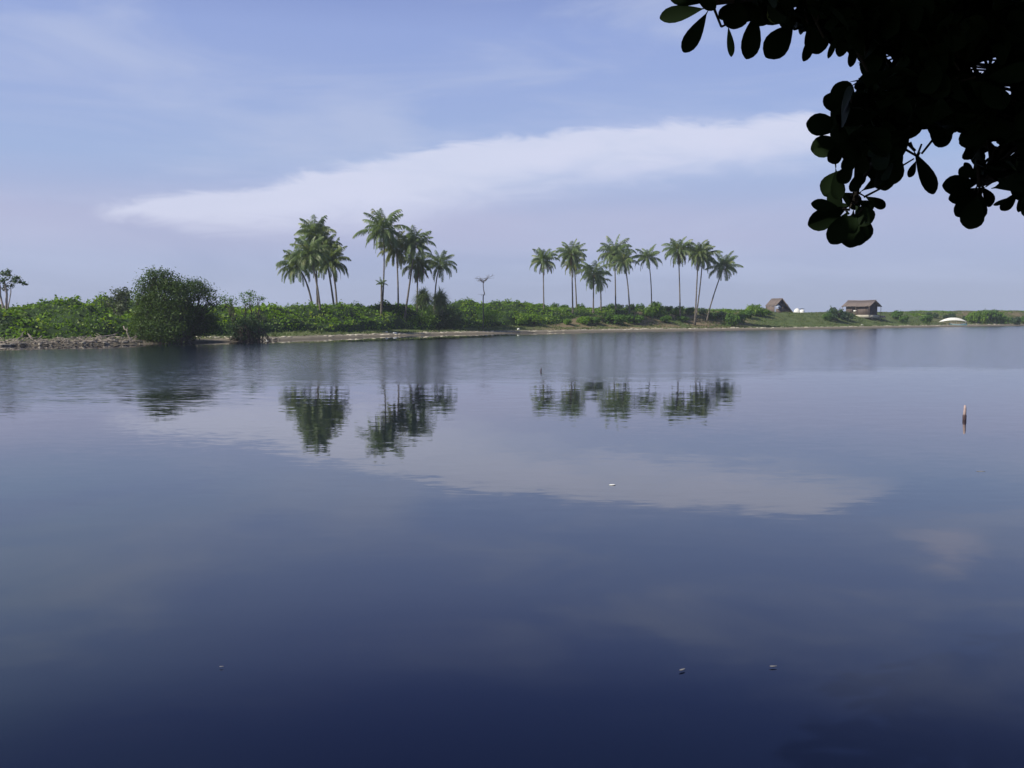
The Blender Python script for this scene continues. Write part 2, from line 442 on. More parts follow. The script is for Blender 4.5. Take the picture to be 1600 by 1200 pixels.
def build_terrain():
    xs = np.concatenate([np.linspace(-900, -150, 16)[:-1], np.arange(-150, 260, 1.25), np.linspace(260, 900, 18)[1:]])
    ds = np.concatenate([[-14, -9, -5], np.arange(-3, 48, 0.8), np.arange(48, 80, 3), np.arange(80, 125, 6)])
    vs = []
    for d in ds:
        for x in xs:
            y = float(yshore(x)) + d
            vs.append((x, y, terrain(x, y)))
    nx = len(xs)
    fs = [(j * nx + i, j * nx + i + 1, (j + 1) * nx + i + 1, (j + 1) * nx + i) for j in range(len(ds) - 1) for i in range(nx - 1)]
    m, T = new_mat('sand spit')
    geo = T.node('ShaderNodeNewGeometry'); pos = geo.outputs['Position']
    sep = T.node('ShaderNodeSeparateXYZ', {0: pos})
    zz = sep.outputs[2]
    big = T.noise(T.mapping(pos, (1, 1, 2.0)), 0.11, 5, 0.6).outputs[0]
    med = T.noise(pos, 0.6, 5, 0.65).outputs[0]
    fine = T.noise(pos, 3.0, 4, 0.7).outputs[0]
    zj = T.math('ADD', zz, T.math('MULTIPLY', T.math('SUBTRACT', med, 0.5), 0.45))
    sand = T.mix(T.sstep(fine, 0.35, 0.65), (0.165, 0.145, 0.115), (0.29, 0.255, 0.20))
    wet = T.mix(fine, (0.10, 0.09, 0.07), (0.15, 0.13, 0.10))
    sand = T.mix(T.sstep(zj, 0.06, 0.28), wet, sand)
    grass = T.mix(T.sstep(med, 0.35, 0.65), (0.055, 0.092, 0.026), (0.105, 0.145, 0.045))
    grass = T.mix(T.sstep(fine, 0.5, 0.75), grass, (0.13, 0.14, 0.06))
    soil = T.mix(fine, (0.16, 0.115, 0.07), (0.27, 0.205, 0.13))
    at_ = T.node('ShaderNodeAttribute', attribute_name='soil')
    sm = T.math('MULTIPLY', at_.outputs['Fac'], T.sstep(T.math('ADD', T.math('MULTIPLY', big, 0.5), T.math('MULTIPLY', med, 0.5)), 0.42, 0.52))
    land = T.mix(sm, grass, soil)
    col = T.mix(T.sstep(zj, 0.30, 0.50), sand, land)
    p = T.node('ShaderNodeBsdfPrincipled', {'Base Color': col, 'Roughness': 0.95, 'Specular IOR Level': 0.15})
    bp = T.node('ShaderNodeBump', {'Height': fine, 'Strength': 0.6, 'Distance': 0.15}); T.l.new(bp.outputs[0], p.inputs['Normal'])
    surf(T, p.outputs[0])
    mb = MB(); mb.add(vs, fs)
    o = mb.build('ground', m, smooth=True)
    a = o.data.attributes.new('soil', 'FLOAT', 'POINT')
    V = np.concatenate(mb.v)
    pxs = CX + F * V[:, 0] / np.maximum(V[:, 1], 20)
    val = np.interp(pxs, [800, 880, 1150, 1190, 1440, 1500, 1600, 1700], [0.15, 0.9, 0.9, 0.1, 0.05, 0.8, 0.8, 0.5])
    a.data.foreach_set('value', val.astype(np.float32))
    tag(o, kind='structure')
build_terrain()

# ------------------------------------------------------------------ water
def build_water():
    xs = np.concatenate([[-30000, -6000, -1500, -500], np.arange(-200, 301, 5.0), [500, 1500, 6000, 30000]])
    ys = np.concatenate([[-60, -10], np.arange(0, 520, 4.0), [600, 900, 2000, 8000, 40000]])
    X, Y = np.meshgrid(xs, ys)
    V = np.stack([X.ravel(), Y.ravel(), np.zeros(X.size)], axis=1)
    nx = len(xs)
    fs = [(j * nx + i, j * nx + i + 1, (j + 1) * nx + i + 1, (j + 1) * nx + i) for j in range(len(ys) - 1) for i in range(nx - 1)]
    m, T = new_mat('lagoon water')
    geo = T.node('ShaderNodeNewGeometry'); pos = geo.outputs['Position']
    wa = T.node('ShaderNodeAttribute', attribute_name='wind').outputs['Fac']
    wn = T.noise(T.mapping(pos, (0.07, 0.28, 1)), 1.0, 7, 0.72).outputs[0]
    wl = T.noise(T.mapping(pos, (0.035, 0.07, 1), loc=(3, 8, 0)), 1.0, 4, 0.6).outputs[0]
    wind = T.math('ADD', wa, T.math('MULTIPLY', T.math('SUBTRACT', wn, 0.5), 1.8))
    wind = T.math('ADD', wind, T.math('MULTIPLY', T.math('SUBTRACT', wl, 0.5), 1.3))
    wind = T.sstep(wind, 0.10, 0.80)
    wind = T.math('MULTIPLY', wind, T.sstep(wa, 0.0, 0.2))
    # ripples as slopes
    n1 = T.noise(T.mapping(pos, (1.1, 3.4, 1)), 1.0, 3, 0.55).outputs['Color']
    n2 = T.noise(T.mapping(pos, (3.2, 10.5, 1), loc=(7, 3, 0)), 1.0, 2, 0.5).outputs['Color']
    n3 = T.noise(T.mapping(pos, (0.15, 0.42, 1), loc=(2, 9, 0)), 1.0, 3, 0.5).outputs['Color']
    def cen(c_, amp):
        s0 = T.node('ShaderNodeVectorMath', {0: c_, 1: (0.5, 0.5, 0.5)}, operation='SUBTRACT')
        return T.node('ShaderNodeVectorMath', {0: s0.outputs[0], 'Scale': amp}, operation='SCALE').outputs[0]
    patch = T.sstep(T.noise(T.mapping(pos, (0.02, 0.06, 1), loc=(4, 1, 0)), 1.0, 3, 0.5).outputs[0], 0.30, 0.70)
    shel = T.node('ShaderNodeAttribute', attribute_name='shelter').outputs['Fac']
    ysep = T.node('ShaderNodeSeparateXYZ', {0: pos}).outputs[1]
    mid = T.sstep(ysep, 9.0, 26.0)
    a1 = T.math('MULTIPLY', T.math('ADD', T.math('MULTIPLY', mid, 0.026), 0.005), T.math('ADD', T.math('MULTIPLY', patch, 0.9), 0.45))
    a1 = T.math('ADD', T.math('MULTIPLY', a1, T.math('SUBTRACT', 1.0, T.math('MULTIPLY', shel, 0.8))), T.math('MULTIPLY', wind, 0.045))
    a2 = T.math('ADD', T.math('MULTIPLY', T.math('MULTIPLY', T.math('SUBTRACT', 1.0, shel), mid), 0.020), T.math('MULTIPLY', wind, 0.060))
    a2 = T.math('ADD', a2, 0.002)
    s = T.node('ShaderNodeVectorMath', {0: cen(n1, a1), 1: cen(n2, a2)}, operation='ADD').outputs[0]
    s = T.node('ShaderNodeVectorMath', {0: s, 1: cen(n3, 0.006)}, operation='ADD').outputs[0]
    sp = T.node('ShaderNodeSeparateXYZ', {0: s})
    nrm = T.node('ShaderNodeCombineXYZ', {0: T.math('MULTIPLY', sp.outputs[0], T.math('ADD', 0.7, T.math('MULTIPLY', wind, 3.0))), 1: sp.outputs[1], 2: 1.0}).outputs[0]
    nrm = T.node('ShaderNodeVectorMath', {0: nrm}, operation='NORMALIZE').outputs[0]
    rough = T.math('ADD', 0.018, T.math('MULTIPLY', wind, 0.11))
    bn = T.noise(pos, 0.06, 3, 0.5).outputs[0]
    body = T.mix(T.sstep(bn, 0.35, 0.7), (0.0028, 0.0045, 0.017), (0.003, 0.008, 0.017))
    xs_ = T.node('ShaderNodeSeparateXYZ', {0: pos}).outputs[0]
    mk = T.math('MULTIPLY', T.sstep(T.noise(T.mapping(pos, (0.26, 0.16, 1), loc=(1, 5, 0)), 1.0, 4, 0.5).outputs[0], 0.30, 0.65), T.math('SUBTRACT', 1.0, T.sstep(xs_, -9.0, -0.5)))
    mk = T.math('MULTIPLY', mk, T.math('SUBTRACT', 1.0, T.sstep(ysep, 12.0, 25.0)))
    body = T.mix(mk, body, (0.020, 0.034, 0.022))
    p = T.node('ShaderNodeBsdfPrincipled', {'Base Color': body, 'Roughness': rough, 'IOR': 1.42, 'Specular IOR Level': 0.5,
                                           'Specular Tint': (0.60, 0.75, 1.0, 1.0), 'Normal': nrm})
    surf(T, p.outputs[0])
    mb = MB(); mb.add(V, fs)
    o = mb.build('water', m)
    px = CX + F * V[:, 0] / np.maximum(V[:, 1], 1)
    ysh = yshore(V[:, 0])
    near = np.interp(px, [0, 200, 330, 450, 800, 1150, 1600], [30, 31, 33, 36, 41, 45, 50])
    d = ysh - V[:, 1]
    calm = np.interp(px, [0, 200, 300, 420, 540, 700, 850, 950, 1600], [15, 15, 14, 16, 34, 36, 16, 5, 5])
    wv = smooth((V[:, 1] - near + 7) / 24.0) * smooth((d - calm * 0.85) / np.maximum(calm * 0.35, 3))
    sh = 1 - smooth((d - calm * 0.9) / np.maximum(calm * 0.35, 3))
    wv = np.where(d < 0, 0.0, wv)              # open sea beyond the spit
    a = o.data.attributes.new('wind', 'FLOAT', 'POINT')
    a.data.foreach_set('value', wv.astype(np.float32))
    a2 = o.data.attributes.new('shelter', 'FLOAT', 'POINT'); a2.data.foreach_set('value', sh.astype(np.float32))
    tag(o, kind='structure')
build_water()

# near bank under the camera
def build_bank():
    m, T = new_mat('near bank')
    pos = T.node('ShaderNodeNewGeometry').outputs['Position']
    n = T.noise(pos, 1.2, 6, 0.65).outputs[0]
    col = T.mix(T.sstep(n, 0.4, 0.62), (0.12, 0.095, 0.065), (0.05, 0.075, 0.022))
    p = T.node('ShaderNodeBsdfPrincipled', {'Base Color': col, 'Roughness': 0.95})
    bp = T.node('ShaderNodeBump', {'Height': n, 'Strength': 0.7, 'Distance': 0.1}); T.l.new(bp.outputs[0], p.inputs['Normal'])
    surf(T, p.outputs[0])
    xs = np.concatenate([[-400, -150, -60], np.arange(-30, 31, 0.75), [60, 150, 400]])
    ys = np.concatenate([[-300, -100, -40, -20], np.arange(-12, 6.3, 0.4)])
    vs = []
    for y in ys:
        for x in xs:
            e = 3.4 + 0.5 * fbm(x * 0.15, 0, 2)
            t = max(0.0, (y - (e - 3.6)) / 3.2)
            z = 1.2 - 1.9 * float(smooth(t)) + (0.12 * fbm(x * 0.4, y * 0.4, 6) if y > -20 else 0)
            vs.append((x, y, z))
    nx = len(xs)
    fs = [(j * nx + i, j * nx + i + 1, (j + 1) * nx + i + 1, (j + 1) * nx + i) for j in range(len(ys) - 1) for i in range(nx - 1)]
    mb = MB(); mb.add(vs, fs)
    tag(mb.build('lagoon_bank', m, smooth=True), kind='structure')
build_bank()

# ------------------------------------------------------------------ creeping ground cover
VP = [-300, 0, 60, 130, 200, 330, 400, 440, 490, 560, 640, 700, 735, 765, 830, 880, 930, 1000, 1060, 1110, 1150, 1188, 1200, 1400, 1425, 1500, 1545, 1600, 1700]
VH = [2.2, 1.9, 2.0, 2.3, 2.2, 1.8, 1.7, 1.3, 1.7, 1.6, 1.5, 1.5, 1.9, 1.9, 1.5, 0.7, 0.5, 0.5, 0.45, 0.45, 0.5, 0.5, 0.0, 0.0, 0.3, 0.12, 0.2, 0.2, 0.3]
VS_P = [0, 220, 330, 420, 700, 850, 900, 1000, 1190, 1400, 1700]
VS_S = [4.4, 4.8, 9.0, 15.5, 17.0, 19.0, 24.0, 27.0, 27.0, 24.0, 22.0]
def veg(x, y):
    px = CX + F * x / y
    d = y - float(yshore(x))
    h = float(np.interp(px, VP, VH))
    if h < 0.05: return 0.0
    s = float(np.interp(px, VS_P, VS_S)) + 1.6 * fbm(x * 0.16, 3.0)
    if d < s or d > 62: return 0.0
    a = float(smooth((d - s) / 2.6)) * (1 - float(smooth((d - 50) / 12.0)))
    n = fbm(x * 0.16, y * 0.16, 7.0) * 0.85 + fbm(x * 0.75, y * 0.75, 2.0) * 0.32
    v = h * a * (0.85 + n)
    if px > 840: v -= 0.30 * max(0, 1 - 1.6 * fbm(x * 0.1, y * 0.1, 20.0)) * (0.5 if px < 1190 else 0.3)
    return max(0.0, v)
def build_cover():
    rng = np.random.default_rng(5)
    mb = MB()
    # inner hull
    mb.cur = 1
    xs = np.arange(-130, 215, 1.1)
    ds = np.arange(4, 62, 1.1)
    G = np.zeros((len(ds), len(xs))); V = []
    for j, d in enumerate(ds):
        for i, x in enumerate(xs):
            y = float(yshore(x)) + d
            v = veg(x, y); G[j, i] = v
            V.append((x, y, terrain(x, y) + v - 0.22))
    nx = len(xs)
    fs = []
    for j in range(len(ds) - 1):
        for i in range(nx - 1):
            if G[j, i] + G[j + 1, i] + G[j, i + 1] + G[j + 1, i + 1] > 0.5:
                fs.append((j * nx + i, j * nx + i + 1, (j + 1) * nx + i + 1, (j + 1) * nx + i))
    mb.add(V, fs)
    mb.cur = 0
    # leaves
    P = []
    N = 210000
    xr = rng.uniform(-125, 205, N); dr = 4 + 50 * rng.power(0.75, N)
    for x, d in zip(xr, dr):
        y = float(yshore(x)) + d
        v = veg(x, y)
        if v > 0.12:
            P.append((x, y, terrain(x, y) + v * rng.uniform(0.82, 1.06) + rng.normal() * 0.04 - 0.05))
    P = np.array(P)
    sel = np.array([fbm(p[0] * 0.11, p[1] * 0.11, 40.0) + 0.5 * fbm(p[0] * 0.5, p[1] * 0.5, 41.0) for p in P]) > 0.12
    mb.quads(leaf_quads(rng, P[~sel], 0.40, up=0.55, aspect=0.75))
    mb.cur = 2
    mb.quads(leaf_quads(rng, P[sel], 0.34, up=0.4, aspect=0.6))
    mb.cur = 0
    # sprigs standing proud of the top
    Q = P[rng.uniform(size=len(P)) < 0.10]
    S = Q + np.stack([rng.normal(size=len(Q)) * 0.12, rng.normal(size=len(Q)) * 0.12, rng.uniform(0.08, 0.42, len(Q))], axis=1)
    mb.quads(leaf_quads(rng, S, 0.28, up=0.0, aspect=0.5))
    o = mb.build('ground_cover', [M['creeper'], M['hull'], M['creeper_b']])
    tag(o, 'bright green creeping beach vegetation covering the low sandy spit', 'ground cover', kind='stuff')
build_cover()

def build_grass():
    rng = np.random.default_rng(8)
    mb = MB(); V = []
    n = 0
    xr = rng.uniform(-75, 200, 60000); dr = rng.uniform(4, 40, 60000)
    for x, d in zip(xr, dr):
        y = float(yshore(x)) + d; px = CX + F * x / y
        if px < -30 or px > 1640: continue
        z = terrain(x, y)
        if z < 0.36 or veg(x, y) > 0.3: continue
        if fbm(x * 0.2, y * 0.2, 31) < -0.05 and d > 10: continue
        h = rng.uniform(0.10, 0.28); w = rng.uniform(0.05, 0.16); a = rng.uniform(0, math.pi)
        lx, ly = rng.normal(size=2) * h * 0.5
        c, s = math.cos(a) * w, math.sin(a) * w
        V.append([(x - c, y - s, z - 0.02), (x + c, y + s, z - 0.02), (x + c * 0.3 + lx, y + s * 0.3 + ly, z + h), (x - c * 0.3 + lx, y - s * 0.3 + ly, z + h * 0.9)])
    mb.quads(np.array(V))
    m = mat_leaf('short grass', (0.055, 0.090, 0.024), (0.115, 0.155, 0.045), (0.16, 0.15, 0.07), 0.25, scale=0.25)
    tag(mb.build('grass', m), 'short green and dry grass behind the sandy shoreline', 'grass', kind='stuff')
build_grass()

# ------------------------------------------------------------------ palms
def palm_crown(rng, Rr, n, mb, droop=1.0, wind=0.0, emin=-35, top=88):
    """fronds radiating from the origin"""
    for i in range(n):
        t = (i + 0.5) / n
        az = i * 2.39996 + rng.uniform(-0.3, 0.3)
        e0 = R(top + (emin - top) * t ** 0.85 + rng.uniform(-8, 8))
        L = Rr * rng.uniform(0.85, 1.2) * (0.92 + 0.2 * math.sin(math.pi * min(1, t + 0.1)))
        bend = droop * rng.uniform(0.55, 1.25) * (0.55 + 0.75 * t)
        hd = Vector((math.cos(az), math.sin(az), 0))
        side = Vector((-math.sin(az), math.cos(az), 0))
        K = 12; p = Vector((0, 0, 0)); pts = [p.copy()]; dirs = []
        for k in range(K):
            s_ = (k + 0.5) / K
            e = e0 - bend * s_ ** 2.0 * 1.5
            e = max(e, R(-86))
            d = hd * math.cos(e) + Vector((0, 0, 1)) * math.sin(e)
            d = (d + Vector((wind, 0, 0)) * s_).normalized()
            dirs.append(d); p = p + d * (L / K); pts.append(p.copy())
        dirs.append(dirs[-1])
        mb.tube(pts[::2], [0.045 * (1 - 0.85 * q / 6) for q in range(7)], n=3, cap=False)
        m = 46; quads = []
        roll = rng.uniform(-0.5, 0.5)
        for k in range(m):
            s_ = 0.13 + 0.87 * (k + 0.5) / m
            f = s_ * K; i0 = min(int(f), K - 1); fr = f - i0
            base = pts[i0].lerp(pts[i0 + 1], fr); d = dirs[i0]
            nrm = side.cross(d).normalized()
            ll = L * 0.27 * (math.sin(math.pi * min(0.98, s_ * 0.86 + 0.11)) ** 0.6) * rng.uniform(0.8, 1.1)
            for sg in (-1, 1):
                ang = R(38) + 0.3 * s_
                lat = (side * sg * math.cos(roll) + nrm * sg * math.sin(roll))
                v = d * 0.72 + lat * 0.70 + Vector((0, 0, -1)) * rng.uniform(0.2, 1.1)
                v.normalize()
                v2 = (v + Vector((0, 0, -0.75))).normalized()
                w = 0.030 * L / 4 * rng.uniform(0.8, 1.2)
                mid = base + v * ll * 0.5; tip = mid + v2 * ll * 0.5
                wd = d * w * 2.0
                quads.append([base - wd * 0.5, base + wd * 0.5, mid + wd * 0.75, mid - wd * 0.75])
                quads.append([mid - wd * 0.75, mid + wd * 0.75, tip + wd * 0.12, tip - wd * 0.12])
        mb.quads(np.array([[tuple(a) for a in q] for q in quads]))

PALM_GROUP = 'coconut palms on the sand spit'
def make_palm(seed, base_px, base_py, hub_px, hub_py, rad_px, label, Y=None, mat='palm', n=26, droop=1.0, wind=0.0, emin=-35, mid=None,
              tr=0.17, dead=0, nuts=True, hub_dy=0.0, top=88, young=False):
    rng = random.Random(seed); 
    class RG:
        uniform = staticmethod(rng.uniform)
    if Y is None:
        b = hit(base_px, base_py)
    else:
        b = at(base_px, base_py, YY(base_px, Y)); b.z = terrain(b.x, b.y)
    D = b.y
    b = Vector((b.x, b.y, terrain(b.x, b.y) - 0.1))
    hub = at(hub_px, hub_py, D + hub_dy)
    root = empty('coconut_palm', b)
    tag(root, label, 'palm tree', PALM_GROUP)
    hl = hub - b
    # trunk
    mb = MB()
    if mid is None:
        c1 = b + Vector((hl.x * 0.25, 0, hl.z * 0.5)); 
        if abs(hl.x) < 0.4: c1.x = b.x + rng.uniform(-0.15, 0.15)
    else:
        c1 = at(mid[0], mid[1], D)
        c1 = 2 * c1 - (b + hub) * 0.5
    pts = []; rads = []
    K = 14
    for k in range(K + 1):
        t = k / K
        q = b * (1 - t) ** 2 + c1 * 2 * t * (1 - t) + hub * t * t
        pts.append(q - b)
        rads.append(tr * (1.0 - 0.32 * t + 0.7 * math.exp(-t * 14)) * (1 + 0.05 * math.sin(k * 2.1)))
    mb.tube(pts, rads, n=8)
    mb.build('trunk', M['palm_trunk'], root, smooth=True)
    Rr = rad_px * D / F * rng.uniform(0.96, 1.10)
    mb = MB(); palm_crown(RG, Rr, int(n * 1.3), mb, droop * rng.uniform(1.15, 1.55), wind, emin, top)
    cr = mb.build('crown', M[mat], root); cr.location = hl
    if nuts:
        mb = MB()
        for k in range(9):
            a = rng.uniform(0, 6.28); r_ = rng.uniform(0.25, 0.45)
            c = Vector((math.cos(a) * r_, math.sin(a) * r_, -rng.uniform(0.25, 0.75)))
            rr = rng.uniform(0.12, 0.16)
            mb.tube([c + Vector((0, 0, -rr)), c + Vector((0, 0, -rr * 0.5)), c + Vector((0, 0, rr * 0.4)), c + Vector((0, 0, rr * 1.1))],
                    [rr * 0.4, rr * 0.95, rr, rr * 0.3], n=7)
        cn = mb.build('coconut_bunch', M['coconut'], root, smooth=True); cn.location = hl
    if dead:
        mb = MB()
        palm_crown(RG, Rr * 0.85, dead, mb, 0.9, 0.0, -75, -35)
        df = mb.build('dead_frond_skirt', M['dead_frond'], root); df.location = hl
    return root

# left clump
make_palm(11, 490, 481, 464, 416, 33, 'left-leaning palm with the lowest crown at the left end of the first palm clump', Y=193, mid=(481, 448), n=28, emin=-40)
make_palm(12, 496, 481, 492, 368, 31, 'tallest palm in the middle of the first, densest palm clump', Y=196, n=32, emin=-50)
make_palm(13, 501, 500, 484, 398, 34, 'palm of the first clump with its trunk foot lowest on the creeper-covered slope', n=32, mid=(496, 450), emin=-50)
make_palm(14, 524, 479, 506, 388, 33, 'inner palm of the closely paired trunks on the right side of the first clump', Y=195, mid=(515, 432), n=30, mat='palm_dark', emin=-45)
make_palm(15, 527, 479, 515, 409, 32, 'palm with dark low fronds reaching farthest right in the first clump', Y=192, mid=(523, 440), n=30, mat='palm_dark', emin=-40)
# second clump
make_palm(27, 596, 482, 599, 359, 37, 'tallest palm of all, at the left of the second clump, above a stunted young palm', Y=196, mid=(600, 420), n=28, emin=-50, tr=0.15, droop=0.75)
make_palm(22, 595, 484, 596, 444, 12, 'stunted young palm with few short fronds in front of the tallest palm', Y=190, n=9, nuts=False, tr=0.20, emin=5, droop=0.8)
make_palm(23, 622, 482, 619, 388, 30, 'yellowing palm with a straight trunk beside the tallest palm', Y=200, mat='palm_yellow', n=26, emin=-60)
make_palm(24, 631, 482, 649, 382, 29, 'pale-trunked palm curving to the right in the middle of the second clump', Y=196, mid=(642, 430), n=24, emin=-45)
make_palm(25, 652, 480, 653, 414, 26, 'dark palm with rusty dead fronds, behind the spiky screw pine tufts', Y=203, mat='palm_dark', n=28, dead=7, emin=-55)
make_palm(26, 678, 478, 688, 413, 27, 'small open-crowned palm at the right end of the second clump', Y=205, mid=(681, 446), n=20, emin=-45, tr=0.14)
# third row
make_palm(31, 850, 491, 849, 407, 25, 'leftmost palm of the right-hand row, standing apart with a thin straight trunk', dead=3, n=24, emin=-45, tr=0.15)
make_palm(32, 895, 492, 893, 397, 24, 'bushy palm second in the right-hand row, with its foot low on the bank', dead=4, n=30, emin=-55)
make_palm(33, 901, 478, 897, 412, 20, 'palm half hidden right behind the bushy second palm of the row', Y=242, n=22, emin=-55, mat='palm_yellow')
make_palm(34, 927, 481, 928, 428, 27, 'short palm with long hanging fronds, leftmost of the two lowest crowns in the row', Y=236, n=24, emin=-50, top=80)
make_palm(35, 939, 487, 938, 440, 19, 'lowest palm of the right-hand row with limp fronds, its dark trunk base in brown scrub', n=14, emin=-65, droop=1.2, nuts=False)
make_palm(36, 962, 474, 960, 397, 26, 'dark-trunked upright palm with a full crown in the middle of the row', Y=244, n=30, emin=-45)
make_palm(37, 984, 479, 975, 408, 22, 'pale-trunked palm leaning left into the full crown beside it', Y=240, mid=(981, 446), n=26, emin=-60)
make_palm(38, 1018, 474, 1012, 403, 23, 'thin single palm standing in the gap in the middle of the right-hand row', Y=244, mid=(1017, 440), n=20, emin=-35, tr=0.14)
make_palm(39, 1063, 475, 1060, 392, 26, 'tallest palm of the right-hand row, left of its close trio', dead=4, Y=243, n=32, emin=-55)
make_palm(40, 1086, 478, 1091, 396, 23, 'palm with a short-looking trunk behind the leaning pair near the end of the row', Y=240, mid=(1089, 440), n=26, mat='palm_dark', emin=-50)
make_palm(41, 1086, 503, 1098, 401, 25, 'long-trunked palm leaning slightly right, left of the most slanted palm', dead=3, mid=(1093, 455), n=28, emin=-45)
make_palm(42, 1104, 503, 1131, 417, 26, 'last palm at the right end of the row, slanting strongly to the right', mid=(1114, 465), n=24, emin=-40)

# ------------------------------------------------------------------ broadleaf trees and shrubs
def lump_leaves(rng, lumps, size, mb, density=1.0, clump=0.45, per=16, up=0.5, fill=0.25):
    """lumps: list of (centre, (rx,ry,rz))"""
    for c, r in lumps:
        c = np.array(c); r = np.array(r)
        area = 4 * math.pi * ((r[0] * r[1]) ** 1.6 / 3 + (r[0] * r[2]) ** 1.6 / 3 + (r[1] * r[2]) ** 1.6 / 3) ** (1 / 1.6)
        nc = max(6, int(area * density * 2.2))
        d = unit(rng.normal(size=(nc, 3)))
        rad = np.where(rng.uniform(size=(nc, 1)) < fill, rng.uniform(0.35, 0.85, size=(nc, 1)), rng.uniform(0.82, 1.08, size=(nc, 1)))
        cc = c + d * r * rad
        P = np.repeat(cc, per, axis=0) + rng.normal(size=(nc * per, 3)) * clump * np.array([1, 1, 0.7])
        out = np.repeat(d, per, axis=0)
        mb.quads(leaf_quads(rng, P, size, up=up, out=out, aspect=0.6))
def limb(mb, a, b, r0, r1, rng, wob=0.15, n=5):
    a = Vector(a); b = Vector(b); L = (b - a).length
    pts = []; rr = []
    for k in range(n + 1):
        t = k / n
        p = a.lerp(b, t) + Vector((rng.normal(), rng.normal(), rng.normal())) * wob * L * 0.25 * math.sin(math.pi * t)
        p.z += 0.12 * L * math.sin(math.pi * t) * 0.3
        pts.append(p); rr.append(r0 + (r1 - r0) * t)
    mb.tube(pts, rr, n=6)
    return pts

def make_tree(name, label, cat, seed, base, lumps_px, Y, mat, size=0.30, density=1.0, group=None, trunk_r=0.22, bark='bark', per=16,
              clump=0.40, extra_bases=(), depth=1.0, roots=0, fill=0.25):
    rng = np.random.default_rng(seed); Y = YY(base[0], Y)
    b = at(base[0], base[1], Y); b.z = max(terrain(b.x, b.y), -0.2) - 0.1
    root = empty(name, b)
    tag(root, label, cat, group)
    s = Y / F
    lumps = []
    for L in lumps_px:
        px, py, rx, ry = L[:4]; dy = L[4] if len(L) > 4 else 0.0
        p = at(px, py, Y + dy)
        lumps.append((tuple(p - b), (rx * s, min(rx, ry * 1.6) * s * depth, ry * s)))
    mb = MB()
    bases = [Vector((0, 0, 0))] + [Vector((at(e[0], e[1], Y).x - b.x, e[2] if len(e) > 2 else 0, 0)) for e in extra_bases]
    for i, (c, r) in enumerate(lumps):
        bb = min(bases, key=lambda q: abs(q.x - c[0]))
        c = Vector(c)
        fork = bb.lerp(Vector((c.x, c.y, c.z)), 0.45) + Vector((0, 0, 0.1 * c.z))
        limb(mb, bb, fork, trunk_r, trunk_r * 0.6, rng)
        for k in range(4):
            e = c + Vector(rng.normal(size=3).tolist()).normalized() * max(0.1, 0.75 * min(r[0], r[2]))
            limb(mb, fork, e, trunk_r * 0.5, trunk_r * 0.12, rng, 0.3)
    for k in range(roots):
        a = rng.uniform(0, 6.28); q = bases[k % len(bases)]
        st = q + Vector((rng.normal() * 0.3, rng.normal() * 0.3, rng.uniform(0.8, 2.0)))
        en = q + Vector((math.cos(a) * rng.uniform(0.8, 2.2), math.sin(a) * rng.uniform(0.5, 1.6), -0.25))
        limb(mb, st, en, 0.06, 0.04, rng, 0.4)
    mb.build('trunk', M[bark], root, smooth=True)
    mb = MB()
    lump_leaves(rng, lumps, size, mb, density, clump, per, fill=fill)
    mb.build('crown', M[mat], root)
    return root

make_tree('mangrove_tree', 'largest rounded tree at the left waterline, its foliage reaching down to the water', 'tree', 101, (262, 537.5), [
    (246, 436, 17, 12), (262, 441, 18, 13), (229, 446, 13, 12), (278, 448, 14, 10), (234, 463, 20, 18), (262, 466, 26, 22), (286, 466, 17, 20), (238, 490, 26, 20), (268, 495, 28, 22),
    (236, 514, 27, 17, -1), (266, 518, 22, 16, -1), (219, 470, 9, 10), (217, 492, 10, 14), (212, 515, 9, 12), (238, 427, 9, 5), (255, 427, 7, 4)], 139, 'tree', 0.20, 2.1,
    extra_bases=((235, 537), (285, 537)), roots=10, per=18, fill=0.35)
make_tree('mangrove_tree', 'darker spreading tree joined to the right of the largest tree, sky showing through its middle', 'tree', 102, (290, 537), [
    (296, 446, 15, 9), (310, 449, 16, 10), (322, 457, 13, 11), (330, 468, 9, 9), (333, 476, 6, 5), (300, 462, 14, 8), (298, 494, 18, 15), (318, 492, 15, 10), (328, 498, 10, 10), (295, 512, 20, 15), (316, 510, 16, 12), (304, 484, 10, 6), (333, 509, 10, 10), (284, 525, 15, 11, -1)],
    142, 'tree2', 0.20, 1.9, extra_bases=((283, 537, 0),), roots=12, per=16)
make_tree('waterside_tree', 'small tree with a rounded crown just left of and behind the largest tree', 'tree', 103, (192, 505), [
    (187, 460, 12, 9), (197, 459, 10, 8), (180, 467, 7, 6), (194, 478, 13, 14), (196, 494, 14, 12), (168, 474, 5, 3)], 150, 'grey_shrub', 0.26, 1.3, per=16, clump=0.34, trunk_r=0.12)
make_tree('mangrove_tree', 'small mangrove with two sparse tufts above a dark twiggy base in the water', 'tree', 104, (382, 533), [
    (356, 468, 13, 5), (350, 465, 7, 3), (384, 465, 11, 8), (401, 468, 11, 5), (392, 460, 10, 4), (364, 475, 9, 3), (386, 477, 9, 5), (407, 466, 4, 3)], 147, 'shrub', 0.19, 1.7,
    extra_bases=((372, 533), (394, 533), (405, 532)), roots=50, per=9, clump=0.20, trunk_r=0.09)
make_tree('mangrove_bush', 'dark twiggy mangrove bush at the foot of the sparse two-tufted mangrove', 'bush', 105, (383, 533), [
    (378, 508, 24, 13), (372, 522, 16, 11), (398, 518, 11, 15), (395, 500, 14, 9)], 146.3, 'dark_shrub', 0.20, 1.6, roots=70, trunk_r=0.05, per=14, clump=0.3)
